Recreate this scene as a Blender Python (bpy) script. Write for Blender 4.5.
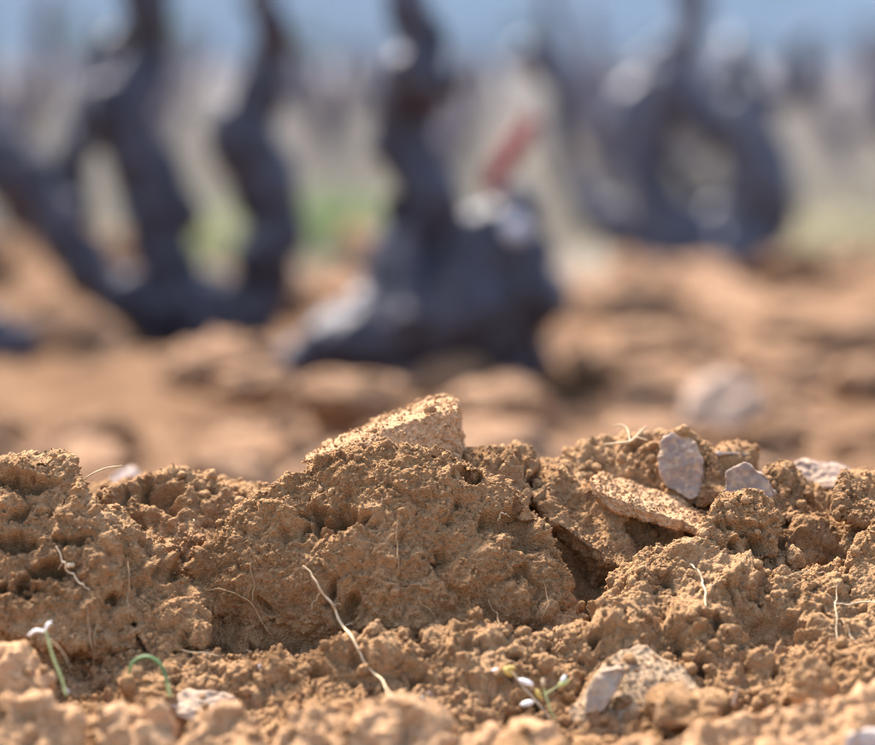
import bpy, bmesh, math, random
import numpy as np
from mathutils import Vector, Matrix

# ------------------------------------------------------------------ scene, camera, sky, sun, exposure
SC = bpy.context.scene
C = SC.collection
for o in list(bpy.data.objects):
    bpy.data.objects.remove(o)

LENS = 110.0
K = 36.0 / (LENS * 875.0)          # tangent of one photograph pixel
CAM_H = 0.37
PITCH = math.atan(262.0 * K)       # horizon a little below the top edge
cam_d = bpy.data.cameras.new('camera')
cam_d.lens = LENS
cam_d.sensor_width = 36.0
cam_d.sensor_fit = 'HORIZONTAL'
cam_d.clip_start = 0.02
cam_d.clip_end = 9000.0
cam_d.dof.use_dof = True
cam_d.dof.focus_distance = 1.50
cam_d.dof.aperture_fstop = LENS / 32.0
cam = bpy.data.objects.new('camera', cam_d)
C.objects.link(cam)
cam.location = (0, 0, CAM_H)
cam.rotation_euler = (math.pi / 2 - PITCH, 0, 0)
SC.camera = cam

SUN_EL = math.radians(56)
SUN_AZ = math.radians(-34)          # measured from +Y (straight behind the ridge), positive to the right
world = bpy.data.worlds.new('World')
SC.world = world
world.use_nodes = True
wn = world.node_tree
for n in list(wn.nodes):
    wn.nodes.remove(n)
wo = wn.nodes.new('ShaderNodeOutputWorld')
wb = wn.nodes.new('ShaderNodeBackground')
ws = wn.nodes.new('ShaderNodeTexSky')
ws.sky_type = 'NISHITA'
ws.sun_disc = False
ws.sun_elevation = SUN_EL
ws.sun_rotation = SUN_AZ
ws.air_density = 1.0
ws.dust_density = 3.0
ws.ozone_density = 1.0
wb.inputs['Strength'].default_value = 0.105
wn.links.new(ws.outputs['Color'], wb.inputs['Color'])
wn.links.new(wb.outputs['Background'], wo.inputs['Surface'])

sun_d = bpy.data.lights.new('sun', 'SUN')
sun_d.energy = 2.7
sun_d.angle = math.radians(10)
sun_d.color = (1.0, 0.93, 0.86)
sun = bpy.data.objects.new('sun', sun_d)
C.objects.link(sun)
sdir = Vector((math.sin(SUN_AZ) * math.cos(SUN_EL), math.cos(SUN_AZ) * math.cos(SUN_EL), math.sin(SUN_EL)))
sun.rotation_euler = sdir.to_track_quat('Z', 'Y').to_euler()
sun.location = (0, 3, 5)

SC.view_settings.view_transform = 'Standard'
SC.view_settings.look = 'None'
SC.view_settings.gamma = 1.0
SC.view_settings.use_curve_mapping = False
SC.view_settings.exposure = 2.35
SC.cycles.use_denoising = True
SC.cycles.max_bounces = 6
SC.cycles.filter_width = 1.0

# ------------------------------------------------------------------ helpers
RNG = np.random.default_rng(11)
FW = np.array([0, math.cos(PITCH), -math.sin(PITCH)])
UP = np.array([0, math.sin(PITCH), math.cos(PITCH)])
CAMP = np.array([0, 0, CAM_H])


def near_d(d):
    """the near slope is steep: distances before the crest are drawn together"""
    return 1.5 - (1.5 - d) * 0.62 if d < 1.5 else d


def P(px, py, d):
    """point at forward distance d metres that stands px, py across the view"""
    d = near_d(d)
    return CAMP + d * FW + (px - 437.5) * K * d * np.array([1.0, 0, 0]) + (372.5 - py) * K * d * UP


def zof(py, d):
    return near_d(d), P(437.5, py, d)[2]


def put(o, label=None, cat=None, group=None, kind=None):
    if label:
        o['label'] = label
    if cat:
        o['category'] = cat
    if group:
        o['group'] = group
    if kind:
        o['kind'] = kind
    return o


def mesh_np(name, V, F, mat, smooth=True, attrs=None):
    """V (n,3), F (m,3) or (m,4) -> mesh data"""
    me = bpy.data.meshes.new(name)
    V = np.asarray(V, np.float32)
    F = np.asarray(F, np.int32)
    k = F.shape[1]
    me.vertices.add(len(V))
    me.vertices.foreach_set('co', V.ravel())
    me.loops.add(F.size)
    me.loops.foreach_set('vertex_index', F.ravel())
    me.polygons.add(len(F))
    me.polygons.foreach_set('loop_start', np.arange(0, F.size, k, dtype=np.int32))
    me.polygons.foreach_set('loop_total', np.full(len(F), k, np.int32))
    me.polygons.foreach_set('use_smooth', np.full(len(F), smooth))
    if attrs:
        for an, av in attrs.items():
            a = me.attributes.new(an, 'FLOAT', 'POINT')
            a.data.foreach_set('value', np.asarray(av, np.float32))
    me.update(calc_edges=True)
    me.validate()
    if mat:
        me.materials.append(mat)
    return me


def link(name, me, parent=None, loc=None):
    o = bpy.data.objects.new(name, me)
    C.objects.link(o)
    if parent:
        o.parent = parent
    if loc is not None:
        o.location = loc
    return o


# ---- vectorised noise
_r = np.random.default_rng(5)
_G = _r.normal(size=(4096, 3)).astype(np.float32)
_G /= np.linalg.norm(_G, axis=1)[:, None]


def ihash(ix, iy, iz, seed):
    h = (ix.astype(np.uint32) * np.uint32(374761393)) ^ (iy.astype(np.uint32) * np.uint32(668265263)) ^ \
        (iz.astype(np.uint32) * np.uint32(2147483647 - 54321)) ^ np.uint32((seed * 974634777 + 12345) & 0xffffffff)
    h ^= h >> np.uint32(13)
    h *= np.uint32(1274126177)
    h ^= h >> np.uint32(16)
    h *= np.uint32(2246822519)
    h ^= h >> np.uint32(13)
    return h


def perlin(Q, seed=0):
    Q = np.asarray(Q, np.float32)
    I = np.floor(Q)
    f = Q - I
    I = I.astype(np.int32)
    u = f * f * f * (f * (f * 6 - 15) + 10)
    out = np.zeros(len(Q), np.float32)
    for a in (0, 1):
        for b in (0, 1):
            for c in (0, 1):
                g = _G[ihash(I[:, 0] + a, I[:, 1] + b, I[:, 2] + c, seed) & np.uint32(4095)]
                w = (u[:, 0] if a else 1 - u[:, 0]) * (u[:, 1] if b else 1 - u[:, 1]) * (u[:, 2] if c else 1 - u[:, 2])
                out += w * (g[:, 0] * (f[:, 0] - a) + g[:, 1] * (f[:, 1] - b) + g[:, 2] * (f[:, 2] - c))
    return out * 1.5


def fbm(Q, octv=4, seed=0, gain=0.5):
    o = np.zeros(len(Q), np.float32)
    a = 1.0
    for i in range(octv):
        o += a * perlin(Q * (2.03 ** i), seed + i * 17)
        a *= gain
    return o


def crumbs(Q, seed=0, r0=0.35, r1=0.8):
    """union of randomly sized round lumps, one to a cell; 0..1, plus an id value"""
    Q = np.asarray(Q, np.float32)
    I = np.floor(Q).astype(np.int32)
    f = Q - I
    best = np.zeros(len(Q), np.float32)
    for a in (-1, 0, 1):
        for b in (-1, 0, 1):
            for c in (-1, 0, 1):
                h = ihash(I[:, 0] + a, I[:, 1] + b, I[:, 2] + c, seed)
                jx = (h & np.uint32(255)).astype(np.float32) / 255.0
                jy = ((h >> np.uint32(8)) & np.uint32(255)).astype(np.float32) / 255.0
                jz = ((h >> np.uint32(16)) & np.uint32(255)).astype(np.float32) / 255.0
                rr = ((h >> np.uint32(24)) & np.uint32(255)).astype(np.float32) / 255.0
                r = r0 + (r1 - r0) * rr
                d2 = (f[:, 0] - a - jx) ** 2 + (f[:, 1] - b - jy) ** 2 + (f[:, 2] - c - jz) ** 2
                v = r * np.sqrt(np.maximum(1 - d2 / (r * r), 0))
                np.maximum(best, v, out=best)
    return best


def blocks(Q, seed=0):
    """a random level for each irregular cell: the stepped faces of broken soil"""
    Q = np.asarray(Q, np.float32)
    I = np.floor(Q).astype(np.int32)
    f = Q - I
    best = np.full(len(Q), 9.0, np.float32)
    val = np.zeros(len(Q), np.float32)
    for a in (-1, 0, 1):
        for b in (-1, 0, 1):
            for c in (-1, 0, 1):
                h = ihash(I[:, 0] + a, I[:, 1] + b, I[:, 2] + c, seed)
                d2 = (f[:, 0] - a - (h & np.uint32(255)).astype(np.float32) / 255.0) ** 2 \
                    + (f[:, 1] - b - ((h >> np.uint32(8)) & np.uint32(255)).astype(np.float32) / 255.0) ** 2 \
                    + (f[:, 2] - c - ((h >> np.uint32(16)) & np.uint32(255)).astype(np.float32) / 255.0) ** 2
                m = d2 < best
                best[m] = d2[m]
                val[m] = ((h[m] >> np.uint32(24)) & np.uint32(255)).astype(np.float32) / 255.0
    return val


def sstep(x, a, b):
    t = np.clip((x - a) / (b - a), 0, 1)
    return t * t * (3 - 2 * t)


def relief(Q, crumb=1.0, pits=1.0, face=0.6, fine=1.0, macro=1.0, big=0.0):
    """height of broken, crumbly soil at world points Q (metres)"""
    W = np.stack([perlin(Q / 0.011, 31), perlin(Q / 0.011, 32), perlin(Q / 0.011, 33)], 1) * 0.004
    Q1 = Q + W
    m1 = sstep(perlin(Q / 0.045, 3), -0.25, 0.35)
    m2 = sstep(perlin(Q / 0.03, 4), -0.35, 0.25)
    d = macro * 0.0060 * fbm(Q / 0.055, 3, 7)
    d += crumb * (0.0100 * m1 * crumbs(Q1 / 0.021, 41) + 0.0042 * (0.35 + 0.65 * m2) * crumbs(Q1 / 0.0085, 42)
                  + 0.0022 * (0.3 + 0.8 * sstep(perlin(Q / 0.022, 5), -0.4, 0.2)) * crumbs(Q1 / 0.0042, 43))
    d += fine * (0.0013 * crumbs(Q1 / 0.0021, 44) + 0.0007 * perlin(Q / 0.0016, 45))
    if big:
        d += big * 0.014 * crumbs((Q + 2 * W) / 0.048, 46)
    if face:
        Q2 = Q + W * 0.8
        rg = np.abs(fbm(Q2 / 0.024, 3, 51, 0.5)) * 2.2
        r2 = np.abs(fbm(Q2 / 0.0085, 2, 57, 0.5)) * 2.0
        d += face * (0.0040 * rg + 0.0011 * r2 + 0.0010 * fbm(Q2 / 0.005, 3, 55, 0.62)
                     + 0.0022 * blocks(Q1 / 0.017, 58) + 0.0007 * blocks((Q1 + 0.3 * W) / 0.0062, 59))
    if pits:
        pn = perlin(Q1 / 0.021, 61) + 0.4 * perlin(Q1 / 0.008, 62)
        d -= pits * 0.0110 * sstep(pn, 0.46, 0.72)
        pn2 = perlin((Q1 + W) / 0.009, 63)
        d -= pits * 0.0035 * sstep(pn2, 0.42, 0.62)
    return d


# ---- materials
def new_mat(name):
    m = bpy.data.materials.new(name)
    m.use_nodes = True
    nt = m.node_tree
    for n in list(nt.nodes):
        nt.nodes.remove(n)
    out = nt.nodes.new('ShaderNodeOutputMaterial')
    b = nt.nodes.new('ShaderNodeBsdfPrincipled')
    nt.links.new(b.outputs['BSDF'], out.inputs['Surface'])
    return m, nt, b


def nz(nt, vec, scale, detail=4, rough=0.6):
    n = nt.nodes.new('ShaderNodeTexNoise')
    n.inputs['Scale'].default_value = scale
    n.inputs['Detail'].default_value = detail
    n.inputs['Roughness'].default_value = rough
    nt.links.new(vec, n.inputs['Vector'])
    return n.outputs['Fac']


def ramp(nt, fac, stops):
    r = nt.nodes.new('ShaderNodeValToRGB')
    e = r.color_ramp.elements
    while len(e) > 1:
        e.remove(e[-1])
    e[0].position = stops[0][0]
    e[0].color = (*stops[0][1], 1)
    for p, c in stops[1:]:
        x = e.new(p)
        x.color = (*c, 1)
    nt.links.new(fac, r.inputs['Fac'])
    return r.outputs['Color']


def mix(nt, fac, a, b, mode='MIX'):
    m = nt.nodes.new('ShaderNodeMix')
    m.data_type = 'RGBA'
    m.blend_type = mode
    for s, v in ((m.inputs['Factor'], fac), (m.inputs['A'], a), (m.inputs['B'], b)):
        s = [q for q in m.inputs if q.identifier == {'Factor': 'Factor_Float', 'A': 'A_Color', 'B': 'B_Color'}[s.name]][0]
        if hasattr(v, 'is_linked'):
            nt.links.new(v, s)
        elif isinstance(v, (int, float)):
            s.default_value = v
        else:
            s.default_value = (*v, 1)
    return [q for q in m.outputs if q.identifier == 'Result_Color'][0]


def soil_mat(name, dark, mid, light, speck=(0.66, 0.54, 0.38), sc=1.0, bump=0.5, bdist=0.0006, patch=0.0):
    m, nt, b = new_mat(name)
    g = nt.nodes.new('ShaderNodeNewGeometry')
    pos = g.outputs['Position']
    c = ramp(nt, nz(nt, pos, 28 * sc, 6, 0.68), [(0.3, dark), (0.5, mid), (0.72, light)])
    c2 = ramp(nt, nz(nt, pos, 340 * sc, 6, 0.75), [(0.32, tuple(0.5 * q for q in mid)), (0.5, mid), (0.68, tuple(min(1, 1.45 * q) for q in mid))])
    c = mix(nt, 0.5, c, c2)
    if patch:
        pf = ramp(nt, nz(nt, pos, 13 * sc, 5, 0.65), [(0.36, (patch, patch, patch)), (0.5, (0, 0, 0))])
        c = mix(nt, pf, c, tuple(0.62 * q * w for q, w in zip(mid, (1, 0.93, 0.86))))
        pf = ramp(nt, nz(nt, pos, 17 * sc, 6, 0.7), [(0.52, (0, 0, 0)), (0.66, (patch, patch, patch))])
        c = mix(nt, pf, c, tuple(min(1, 1.22 * q * w) for q, w in zip(mid, (1, 1.06, 1.15))))
    sp = nz(nt, pos, 620 * sc, 2, 0.5)
    spf = ramp(nt, sp, [(0.66, (0, 0, 0)), (0.74, (0.6, 0.6, 0.6))])
    c = mix(nt, spf, c, speck)
    dk = ramp(nt, nz(nt, pos, 410 * sc, 2, 0.5), [(0.27, (0.35, 0.35, 0.35)), (0.36, (0, 0, 0))])
    c = mix(nt, dk, c, tuple(0.45 * q for q in dark))
    nt.links.new(c, b.inputs['Base Color'])
    b.inputs['Roughness'].default_value = 0.95
    b.inputs['Specular IOR Level'].default_value = 0.15
    bp = nt.nodes.new('ShaderNodeBump')
    bp.inputs['Strength'].default_value = bump
    bp.inputs['Distance'].default_value = bdist
    vo = nt.nodes.new('ShaderNodeTexVoronoi')
    vo.inputs['Scale'].default_value = 760 * sc
    nt.links.new(pos, vo.inputs['Vector'])
    sm = nt.nodes.new('ShaderNodeMath')
    sm.operation = 'MULTIPLY_ADD'
    nt.links.new(vo.outputs['Distance'], sm.inputs[0])
    sm.inputs[1].default_value = -0.8
    nt.links.new(nz(nt, pos, 700 * sc, 5, 0.75), sm.inputs[2])
    nt.links.new(sm.outputs[0], bp.inputs['Height'])
    nt.links.new(bp.outputs['Normal'], b.inputs['Normal'])
    return m


M_SOIL = soil_mat('tan_soil', (0.38, 0.19, 0.078), (0.535, 0.30, 0.138), (0.66, 0.425, 0.23), bump=1.0, bdist=0.003, patch=0.8)
M_BROWN = soil_mat('brown_soil', (0.35, 0.170, 0.068), (0.495, 0.270, 0.119), (0.61, 0.38, 0.197), bump=1.0, bdist=0.003, patch=0.7)  # browner, slightly darker tone of the tan soil for a few clods
M_PSOIL = soil_mat('pale_soil', (0.42, 0.222, 0.102), (0.575, 0.332, 0.168), (0.69, 0.45, 0.265), bump=0.9, bdist=0.0018, patch=0.3)  # paler tone of the tan soil for slab, plate and near clods
M_SOILG = soil_mat('grey_tan_soil', (0.30, 0.19, 0.105), (0.41, 0.28, 0.165), (0.50, 0.37, 0.24), bump=0.9, bdist=0.0012)
M_SOILB = soil_mat('tilled_soil', (0.15, 0.082, 0.044), (0.225, 0.128, 0.07), (0.31, 0.193, 0.113), sc=0.12, bdist=0.004)


def stone_mat(name, base, var):
    m, nt, b = new_mat(name)
    g = nt.nodes.new('ShaderNodeNewGeometry')
    pos = g.outputs['Position']
    c = ramp(nt, nz(nt, pos, 60, 6, 0.7), [(0.3, tuple(0.75 * q for q in base)), (0.52, base), (0.7, var)])
    s = ramp(nt, nz(nt, pos, 240, 3, 0.6), [(0.48, (0, 0, 0)), (0.64, (0.85, 0.85, 0.85))])
    c = mix(nt, s, c, (0.40, 0.26, 0.15))
    nt.links.new(c, b.inputs['Base Color'])
    b.inputs['Roughness'].default_value = 0.85
    b.inputs['Specular IOR Level'].default_value = 0.25
    bp = nt.nodes.new('ShaderNodeBump')
    bp.inputs['Strength'].default_value = 0.5
    bp.inputs['Distance'].default_value = 0.0008
    nt.links.new(nz(nt, pos, 260, 6, 0.7), bp.inputs['Height'])
    nt.links.new(bp.outputs['Normal'], b.inputs['Normal'])
    return m


M_STONE = stone_mat('lavender_grey_stone', (0.27, 0.19, 0.142), (0.35, 0.255, 0.195))
M_BUFF = stone_mat('buff_stone', (0.34, 0.25, 0.175), (0.42, 0.32, 0.235))
M_PALE = stone_mat('pale_stone', (0.44, 0.35, 0.30), (0.54, 0.45, 0.40))


def simple_mat(name, col, rough=0.6, spec=0.4, var=0.3, sc=200, sss=0):
    m, nt, b = new_mat(name)
    tc = nt.nodes.new('ShaderNodeTexCoord')
    c = ramp(nt, nz(nt, tc.outputs['Object'], sc, 4, 0.6), [(0.3, tuple(q * (1 - var) for q in col)), (0.7, tuple(min(1, q * (1 + var)) for q in col))])
    nt.links.new(c, b.inputs['Base Color'])
    b.inputs['Roughness'].default_value = rough
    b.inputs['Specular IOR Level'].default_value = spec
    if sss:
        b.inputs['Subsurface Weight'].default_value = sss
        b.inputs['Subsurface Radius'].default_value = (0.002, 0.002, 0.001)
    return m


M_ROOT = simple_mat('dry_root', (0.50, 0.36, 0.21), 0.8, 0.2)
M_ROOTP = simple_mat('pale_rootlet', (0.52, 0.39, 0.24), 0.8, 0.2)
M_ROOTB = simple_mat('brown_root_hair', (0.31, 0.19, 0.095), 0.85, 0.2)
M_GREEN = simple_mat('sprout_green', (0.12, 0.20, 0.07), 0.5, 0.3)
M_PGREEN = simple_mat('pale_green_stem', (0.40, 0.42, 0.16), 0.5, 0.3)
M_YEL = simple_mat('straw_yellow', (0.55, 0.38, 0.10), 0.6, 0.3)
M_PETAL = simple_mat('white_petal', (0.85, 0.81, 0.74), 0.6, 0.2, var=0.06)

m, nt, b = new_mat('wet_dark_bark')
tc = nt.nodes.new('ShaderNodeTexCoord')
mp = nt.nodes.new('ShaderNodeMapping')
mp.inputs['Scale'].default_value = (1, 1, 0.5)
nt.links.new(tc.outputs['Object'], mp.inputs['Vector'])
f1 = nz(nt, mp.outputs['Vector'], 22, 6, 0.7)
col = ramp(nt, f1, [(0.3, (0.008, 0.007, 0.010)), (0.52, (0.026, 0.0215, 0.031)), (0.75, (0.09, 0.076, 0.10))])
moss = ramp(nt, nz(nt, tc.outputs['Object'], 9, 3, 0.6), [(0.6, (0, 0, 0)), (0.72, (0.3, 0.3, 0.3))])
col = mix(nt, moss, col, (0.06, 0.045, 0.02))
nt.links.new(col, b.inputs['Base Color'])
b.inputs['Roughness'].default_value = 0.42
b.inputs['Specular IOR Level'].default_value = 0.38
bp = nt.nodes.new('ShaderNodeBump')
bp.inputs['Strength'].default_value = 0.7
bp.inputs['Distance'].default_value = 0.008
nt.links.new(f1, bp.inputs['Height'])
nt.links.new(bp.outputs['Normal'], b.inputs['Normal'])
M_BARK = m
M_BARKR = simple_mat('blue_grey_bark', (0.05, 0.047, 0.062), 0.42, 0.5, sc=12, var=0.6)
M_GLINT = simple_mat('painted_glint', (0.42, 0.42, 0.46), 0.35, 0.5, sc=30, var=0.1)  # pale colour that paints a specular glint on the bark
M_BARKF = simple_mat('pale_grey_bark', (0.115, 0.095, 0.105), 0.6, 0.3, sc=14, var=0.5)  # greyer, paler bark tone for the far rows
M_RED = simple_mat('red_cut_wood', (0.19, 0.02, 0.018), 0.5, 0.4, sc=40)
M_STRAW = simple_mat('straw_grass', (0.33, 0.285, 0.21), 0.8, 0.15, sc=1.3, var=0.65)
M_PSTRAW = simple_mat('pale_straw', (0.48, 0.42, 0.26), 0.8, 0.15, sc=5)
M_GRASS = simple_mat('fresh_grass', (0.27, 0.36, 0.12), 0.7, 0.2, sc=5)
M_LEAF = simple_mat('tree_leaf', (0.12, 0.16, 0.07), 0.7, 0.2, sc=0.6, var=0.4)
M_TRUNK = simple_mat('tree_trunk', (0.09, 0.07, 0.05), 0.9, 0.1, sc=3)
M_HILL = simple_mat('wooded_hill', (0.016, 0.026, 0.026), 0.95, 0.05, sc=0.012, var=0.45)

m, nt, b = new_mat('field_ground')
g = nt.nodes.new('ShaderNodeNewGeometry')
sx = nt.nodes.new('ShaderNodeSeparateXYZ')
nt.links.new(g.outputs['Position'], sx.inputs['Vector'])
soil = ramp(nt, nz(nt, g.outputs['Position'], 7, 6, 0.7), [(0.3, (0.11, 0.056, 0.028)), (0.5, (0.195, 0.108, 0.056)), (0.72, (0.29, 0.175, 0.098))])
straw = ramp(nt, nz(nt, g.outputs['Position'], 1.1, 4, 0.7), [(0.36, (0.13, 0.103, 0.112)), (0.47, (0.185, 0.153, 0.155)), (0.56, (0.25, 0.215, 0.17)), (0.66, (0.36, 0.325, 0.21))])
mr = nt.nodes.new('ShaderNodeMapRange')
mr.inputs['From Min'].default_value = 6.4
mr.inputs['From Max'].default_value = 7.4
add = nt.nodes.new('ShaderNodeMath')
add.operation = 'MULTIPLY_ADD'
nt.links.new(nz(nt, g.outputs['Position'], 2.2, 3, 0.6), add.inputs[0])
add.inputs[1].default_value = 1.2
nt.links.new(sx.outputs['Y'], add.inputs[2])
nt.links.new(add.outputs[0], mr.inputs['Value'])
fr = nt.nodes.new('ShaderNodeMapRange')
fr.inputs['From Min'].default_value = 14
fr.inputs['From Max'].default_value = 40
nt.links.new(sx.outputs['Y'], fr.inputs['Value'])
far = ramp(nt, nz(nt, g.outputs['Position'], 0.15, 5, 0.7), [(0.3, (0.09, 0.078, 0.082)), (0.5, (0.14, 0.122, 0.118)), (0.7, (0.20, 0.185, 0.125))])
straw = mix(nt, fr.outputs['Result'], straw, far)
nt.links.new(mix(nt, mr.outputs['Result'], soil, straw), b.inputs['Base Color'])
b.inputs['Roughness'].default_value = 0.95
b.inputs['Specular IOR Level'].default_value = 0.1
bp = nt.nodes.new('ShaderNodeBump')
bp.inputs['Strength'].default_value = 1.0
bp.inputs['Distance'].default_value = 0.03
nt.links.new(nz(nt, g.outputs['Position'], 24, 6, 0.7), bp.inputs['Height'])
nt.links.new(bp.outputs['Normal'], b.inputs['Normal'])
M_FIELD = m

# ------------------------------------------------------------------ the setting: field, hills, foreground soil ridge
def grid(xs, ys):
    X, Y = np.meshgrid(xs, ys)
    n, k = len(ys), len(xs)
    idx = np.arange(n * k).reshape(n, k)
    F = np.stack([idx[:-1, :-1], idx[:-1, 1:], idx[1:, 1:], idx[1:, :-1]], -1).reshape(-1, 4)
    return X.ravel().astype(np.float32), Y.ravel().astype(np.float32), F


def ground_z(x, y):
    Q = np.stack([x, y, 0 * x], 1).astype(np.float32)
    near = sstep(y, 1.7, 2.4) * (1 - sstep(y, 9, 14))
    z = near * (0.026 * fbm(Q / 0.55, 3, 101) + 0.014 * crumbs(Q / 0.26, 102) + 0.018 * crumbs(Q / 0.10, 103) + 0.020 * crumbs(Q / 0.052, 104) - 0.034)
    # ploughed banks: one to the left behind the vine arm, one in front of the right-hand vine
    z += 0.15 * np.exp(-((x + 1.05) / 0.42) ** 2 - ((y - 5.3) / 0.5) ** 2)
    z += 0.035 * np.exp(-((x - 0.75) / 0.7) ** 2 - ((y - 5.2) / 0.5) ** 2)
    z += 0.05 * np.exp(-((x + 0.35) / 0.25) ** 2 - ((y - 5.4) / 0.4) ** 2)
    z -= 0.03 * np.exp(-((x + 0.05) / 0.4) ** 2 - ((y - 3.3) / 0.4) ** 2)
    z += (0.5 * sstep(y, 40, 400) * perlin(Q / 90, 5)) + 0.0185 * (np.clip(y, 13, 320) - 13)
    z -= 0.05 * (1 - sstep(y, 1.8, 2.3))
    return z


xs = np.concatenate([-np.geomspace(3500, 2.5, 34), np.arange(-2.4, 2.401, 0.024), np.geomspace(2.5, 3500, 34)])
ys = np.concatenate([-np.geomspace(300, 0.5, 14), np.linspace(0, 1.9, 8), np.geomspace(2.0, 11, 270), np.geomspace(11.6, 6000, 60)])
gx, gy, gf = grid(xs, ys)
gz = ground_z(gx, gy)
ground = put(link('ground', mesh_np('ground', np.stack([gx, gy, gz], 1), gf, M_FIELD)), kind='structure',
             label='tilled tan vineyard soil running back to dry straw field')

hx = np.linspace(-3000, 3000, 150)
hy = np.linspace(1700, 4200, 40)
X, Y, hf = grid(hx, hy)
Q = np.stack([X, Y, 0 * X], 1)
Z = (330 * sstep(Y, 1650, 3300) * (0.75 + 0.5 * fbm(Q / 1300, 3, 71)) + 26 * fbm(Q / 160, 3, 75) * sstep(Y, 1700, 2200)) - 6
put(link('hills', mesh_np('hills', np.stack([X, Y, Z], 1), hf, M_HILL)), kind='structure',
    label='hazy blue wooded hills along the horizon')

# soil ridge in the foreground
prof = [(0.40, 0.03), (0.90, 0.045), (1.10, 0.05), (1.22, 0.058), zof(790, 1.17), zof(757, 1.24), zof(724, 1.30),
        zof(672, 1.36), zof(622, 1.42), zof(572, 1.48), zof(530, 1.54), zof(502, 1.60),
        zof(500, 1.66), (1.74, 0.10), (1.88, 0.05), (2.05, 0.0), (2.3, -0.06)]
pd = np.array([p[0] for p in prof])
pz = np.array([p[1] for p in prof])


def ridge_macro(x, y):
    # d is nearly y; the ridge carries on to both sides with a slow wander
    yy = y + 0.03 * np.sin(x * 3.1)
    xl = np.clip(np.abs(x) - 0.33, 0, 3)
    z = np.interp(yy, pd, pz)
    Q = np.stack([x, y, 0 * x], 1).astype(np.float32)
    z = z + 0.012 * fbm(Q / 0.11, 3, 81) + 0.03 * sstep(xl, 0.02, 0.3) * fbm(Q / 0.2, 2, 85) * (pz.max() > 0)
    return z


FEAT = [(225, 632, 1.445, 0.02, 0.010, -0.018), (275, 648, 1.438, 0.02, 0.010, -0.016), (340, 655, 1.435, 0.02, 0.010, -0.014), (410, 650, 1.435, 0.02, 0.010, -0.014), (480, 640, 1.438, 0.02, 0.010, -0.016),
    (545, 630, 1.445, 0.018, 0.010, -0.018), (395, 668, 1.40, 0.03, 0.014, 0.010), (520, 655, 1.40, 0.04, 0.014, 0.010),
    # px, py, d, radius x, radius y (m), height (m)
    (586, 590, 1.50, 0.015, 0.030, -0.10), (350, 690, 1.30, 0.05, 0.03, 0.010), (470, 600, 1.43, 0.05, 0.02, 0.008),
    (185, 560, 1.50, 0.012, 0.02, -0.030), (770, 612, 1.42, 0.013, 0.012, -0.018), (828, 533, 1.52, 0.012, 0.012, -0.02),
    (640, 560, 1.49, 0.035, 0.03, 0.014), (690, 600, 1.45, 0.04, 0.03, 0.010), (300, 660, 1.36, 0.05, 0.03, 0.012),
    (480, 705, 1.27, 0.03, 0.025, -0.014), (740, 560, 1.49, 0.02, 0.014, -0.01), (205, 690, 1.32, 0.03, 0.03, -0.012),
    (800, 590, 1.46, 0.05, 0.02, 0.008), (265, 470, 1.60, 0.02, 0.03, -0.012), (620, 455, 1.62, 0.05, 0.03, 0.012),
    (755, 500, 1.57, 0.05, 0.03, 0.008), (60, 690, 1.28, 0.06, 0.03, 0.010), (10, 600, 1.40, 0.05, 0.04, 0.012),
]
rx = np.concatenate([-np.geomspace(2.2, 0.32, 70), np.arange(-0.315, 0.3151, 0.00078), np.geomspace(0.32, 2.2, 70)])
ry = np.concatenate([np.linspace(0.4, 1.0, 40), np.linspace(1.01, 1.25, 50), np.arange(1.253, 1.36, 0.0013), np.arange(1.36, 1.60, 0.00072), np.arange(1.60, 1.66, 0.0012), np.linspace(1.664, 2.3, 100)])
x, y, rf = grid(rx, ry)
z = ridge_macro(x, y)
for (px, py, d, ra, rb, h) in FEAT:
    c = P(px, py, d)
    z += h * np.exp(-((x - c[0]) / ra) ** 2 - ((y - c[1]) / rb) ** 2)
nx, ny = len(rx), len(ry)


def grid_normals(V, ny, nx):
    G = V.reshape(ny, nx, 3)
    dx = np.gradient(G, axis=1)
    dy = np.gradient(G, axis=0)
    n = np.cross(dx, dy)
    n /= np.linalg.norm(n, axis=2)[:, :, None] + 1e-12
    return n.reshape(-1, 3)


V = np.stack([x, y, z], 1)
N = grid_normals(V, ny, nx)
N = N + np.array([0, -0.25, 0])          # crumbs shoulder out of the slope a little
N /= np.linalg.norm(N, axis=1)[:, None]
dd = relief(V, crumb=1.3, pits=1.5, face=0.5, big=1.05, fine=1.4)
dd -= np.median(dd)
V = V + N * dd[:, None]
RV = V.copy()
RN = grid_normals(V, ny, nx)
RGRID = V.reshape(ny, nx, 3)


def ridge_at(xq, yq):
    i = int(np.clip(np.searchsorted(ry, yq), 1, ny - 2))
    j = int(np.clip(np.searchsorted(rx, xq), 1, nx - 2))
    return RGRID[i, j, 2]


# ------------------------------------------------------------------ big soil clods and stones
def hull_mesh(hulls, voxel):
    bm = bmesh.new()
    for pts in hulls:
        b2 = bmesh.new()
        for p in pts:
            b2.verts.new(p)
        r = bmesh.ops.convex_hull(b2, input=b2.verts)
        junk = list({g for g in r['geom_interior'] + r['geom_unused'] if isinstance(g, bmesh.types.BMVert)})
        bmesh.ops.delete(b2, geom=junk, context='VERTS')
        tmp = bpy.data.meshes.new('tmp')
        b2.to_mesh(tmp)
        b2.free()
        bm.from_mesh(tmp)
        bpy.data.meshes.remove(tmp)
    bmesh.ops.recalc_face_normals(bm, faces=bm.faces)
    me = bpy.data.meshes.new('tmp')
    bm.to_mesh(me)
    bm.free()
    return remesh(me, voxel)


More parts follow.
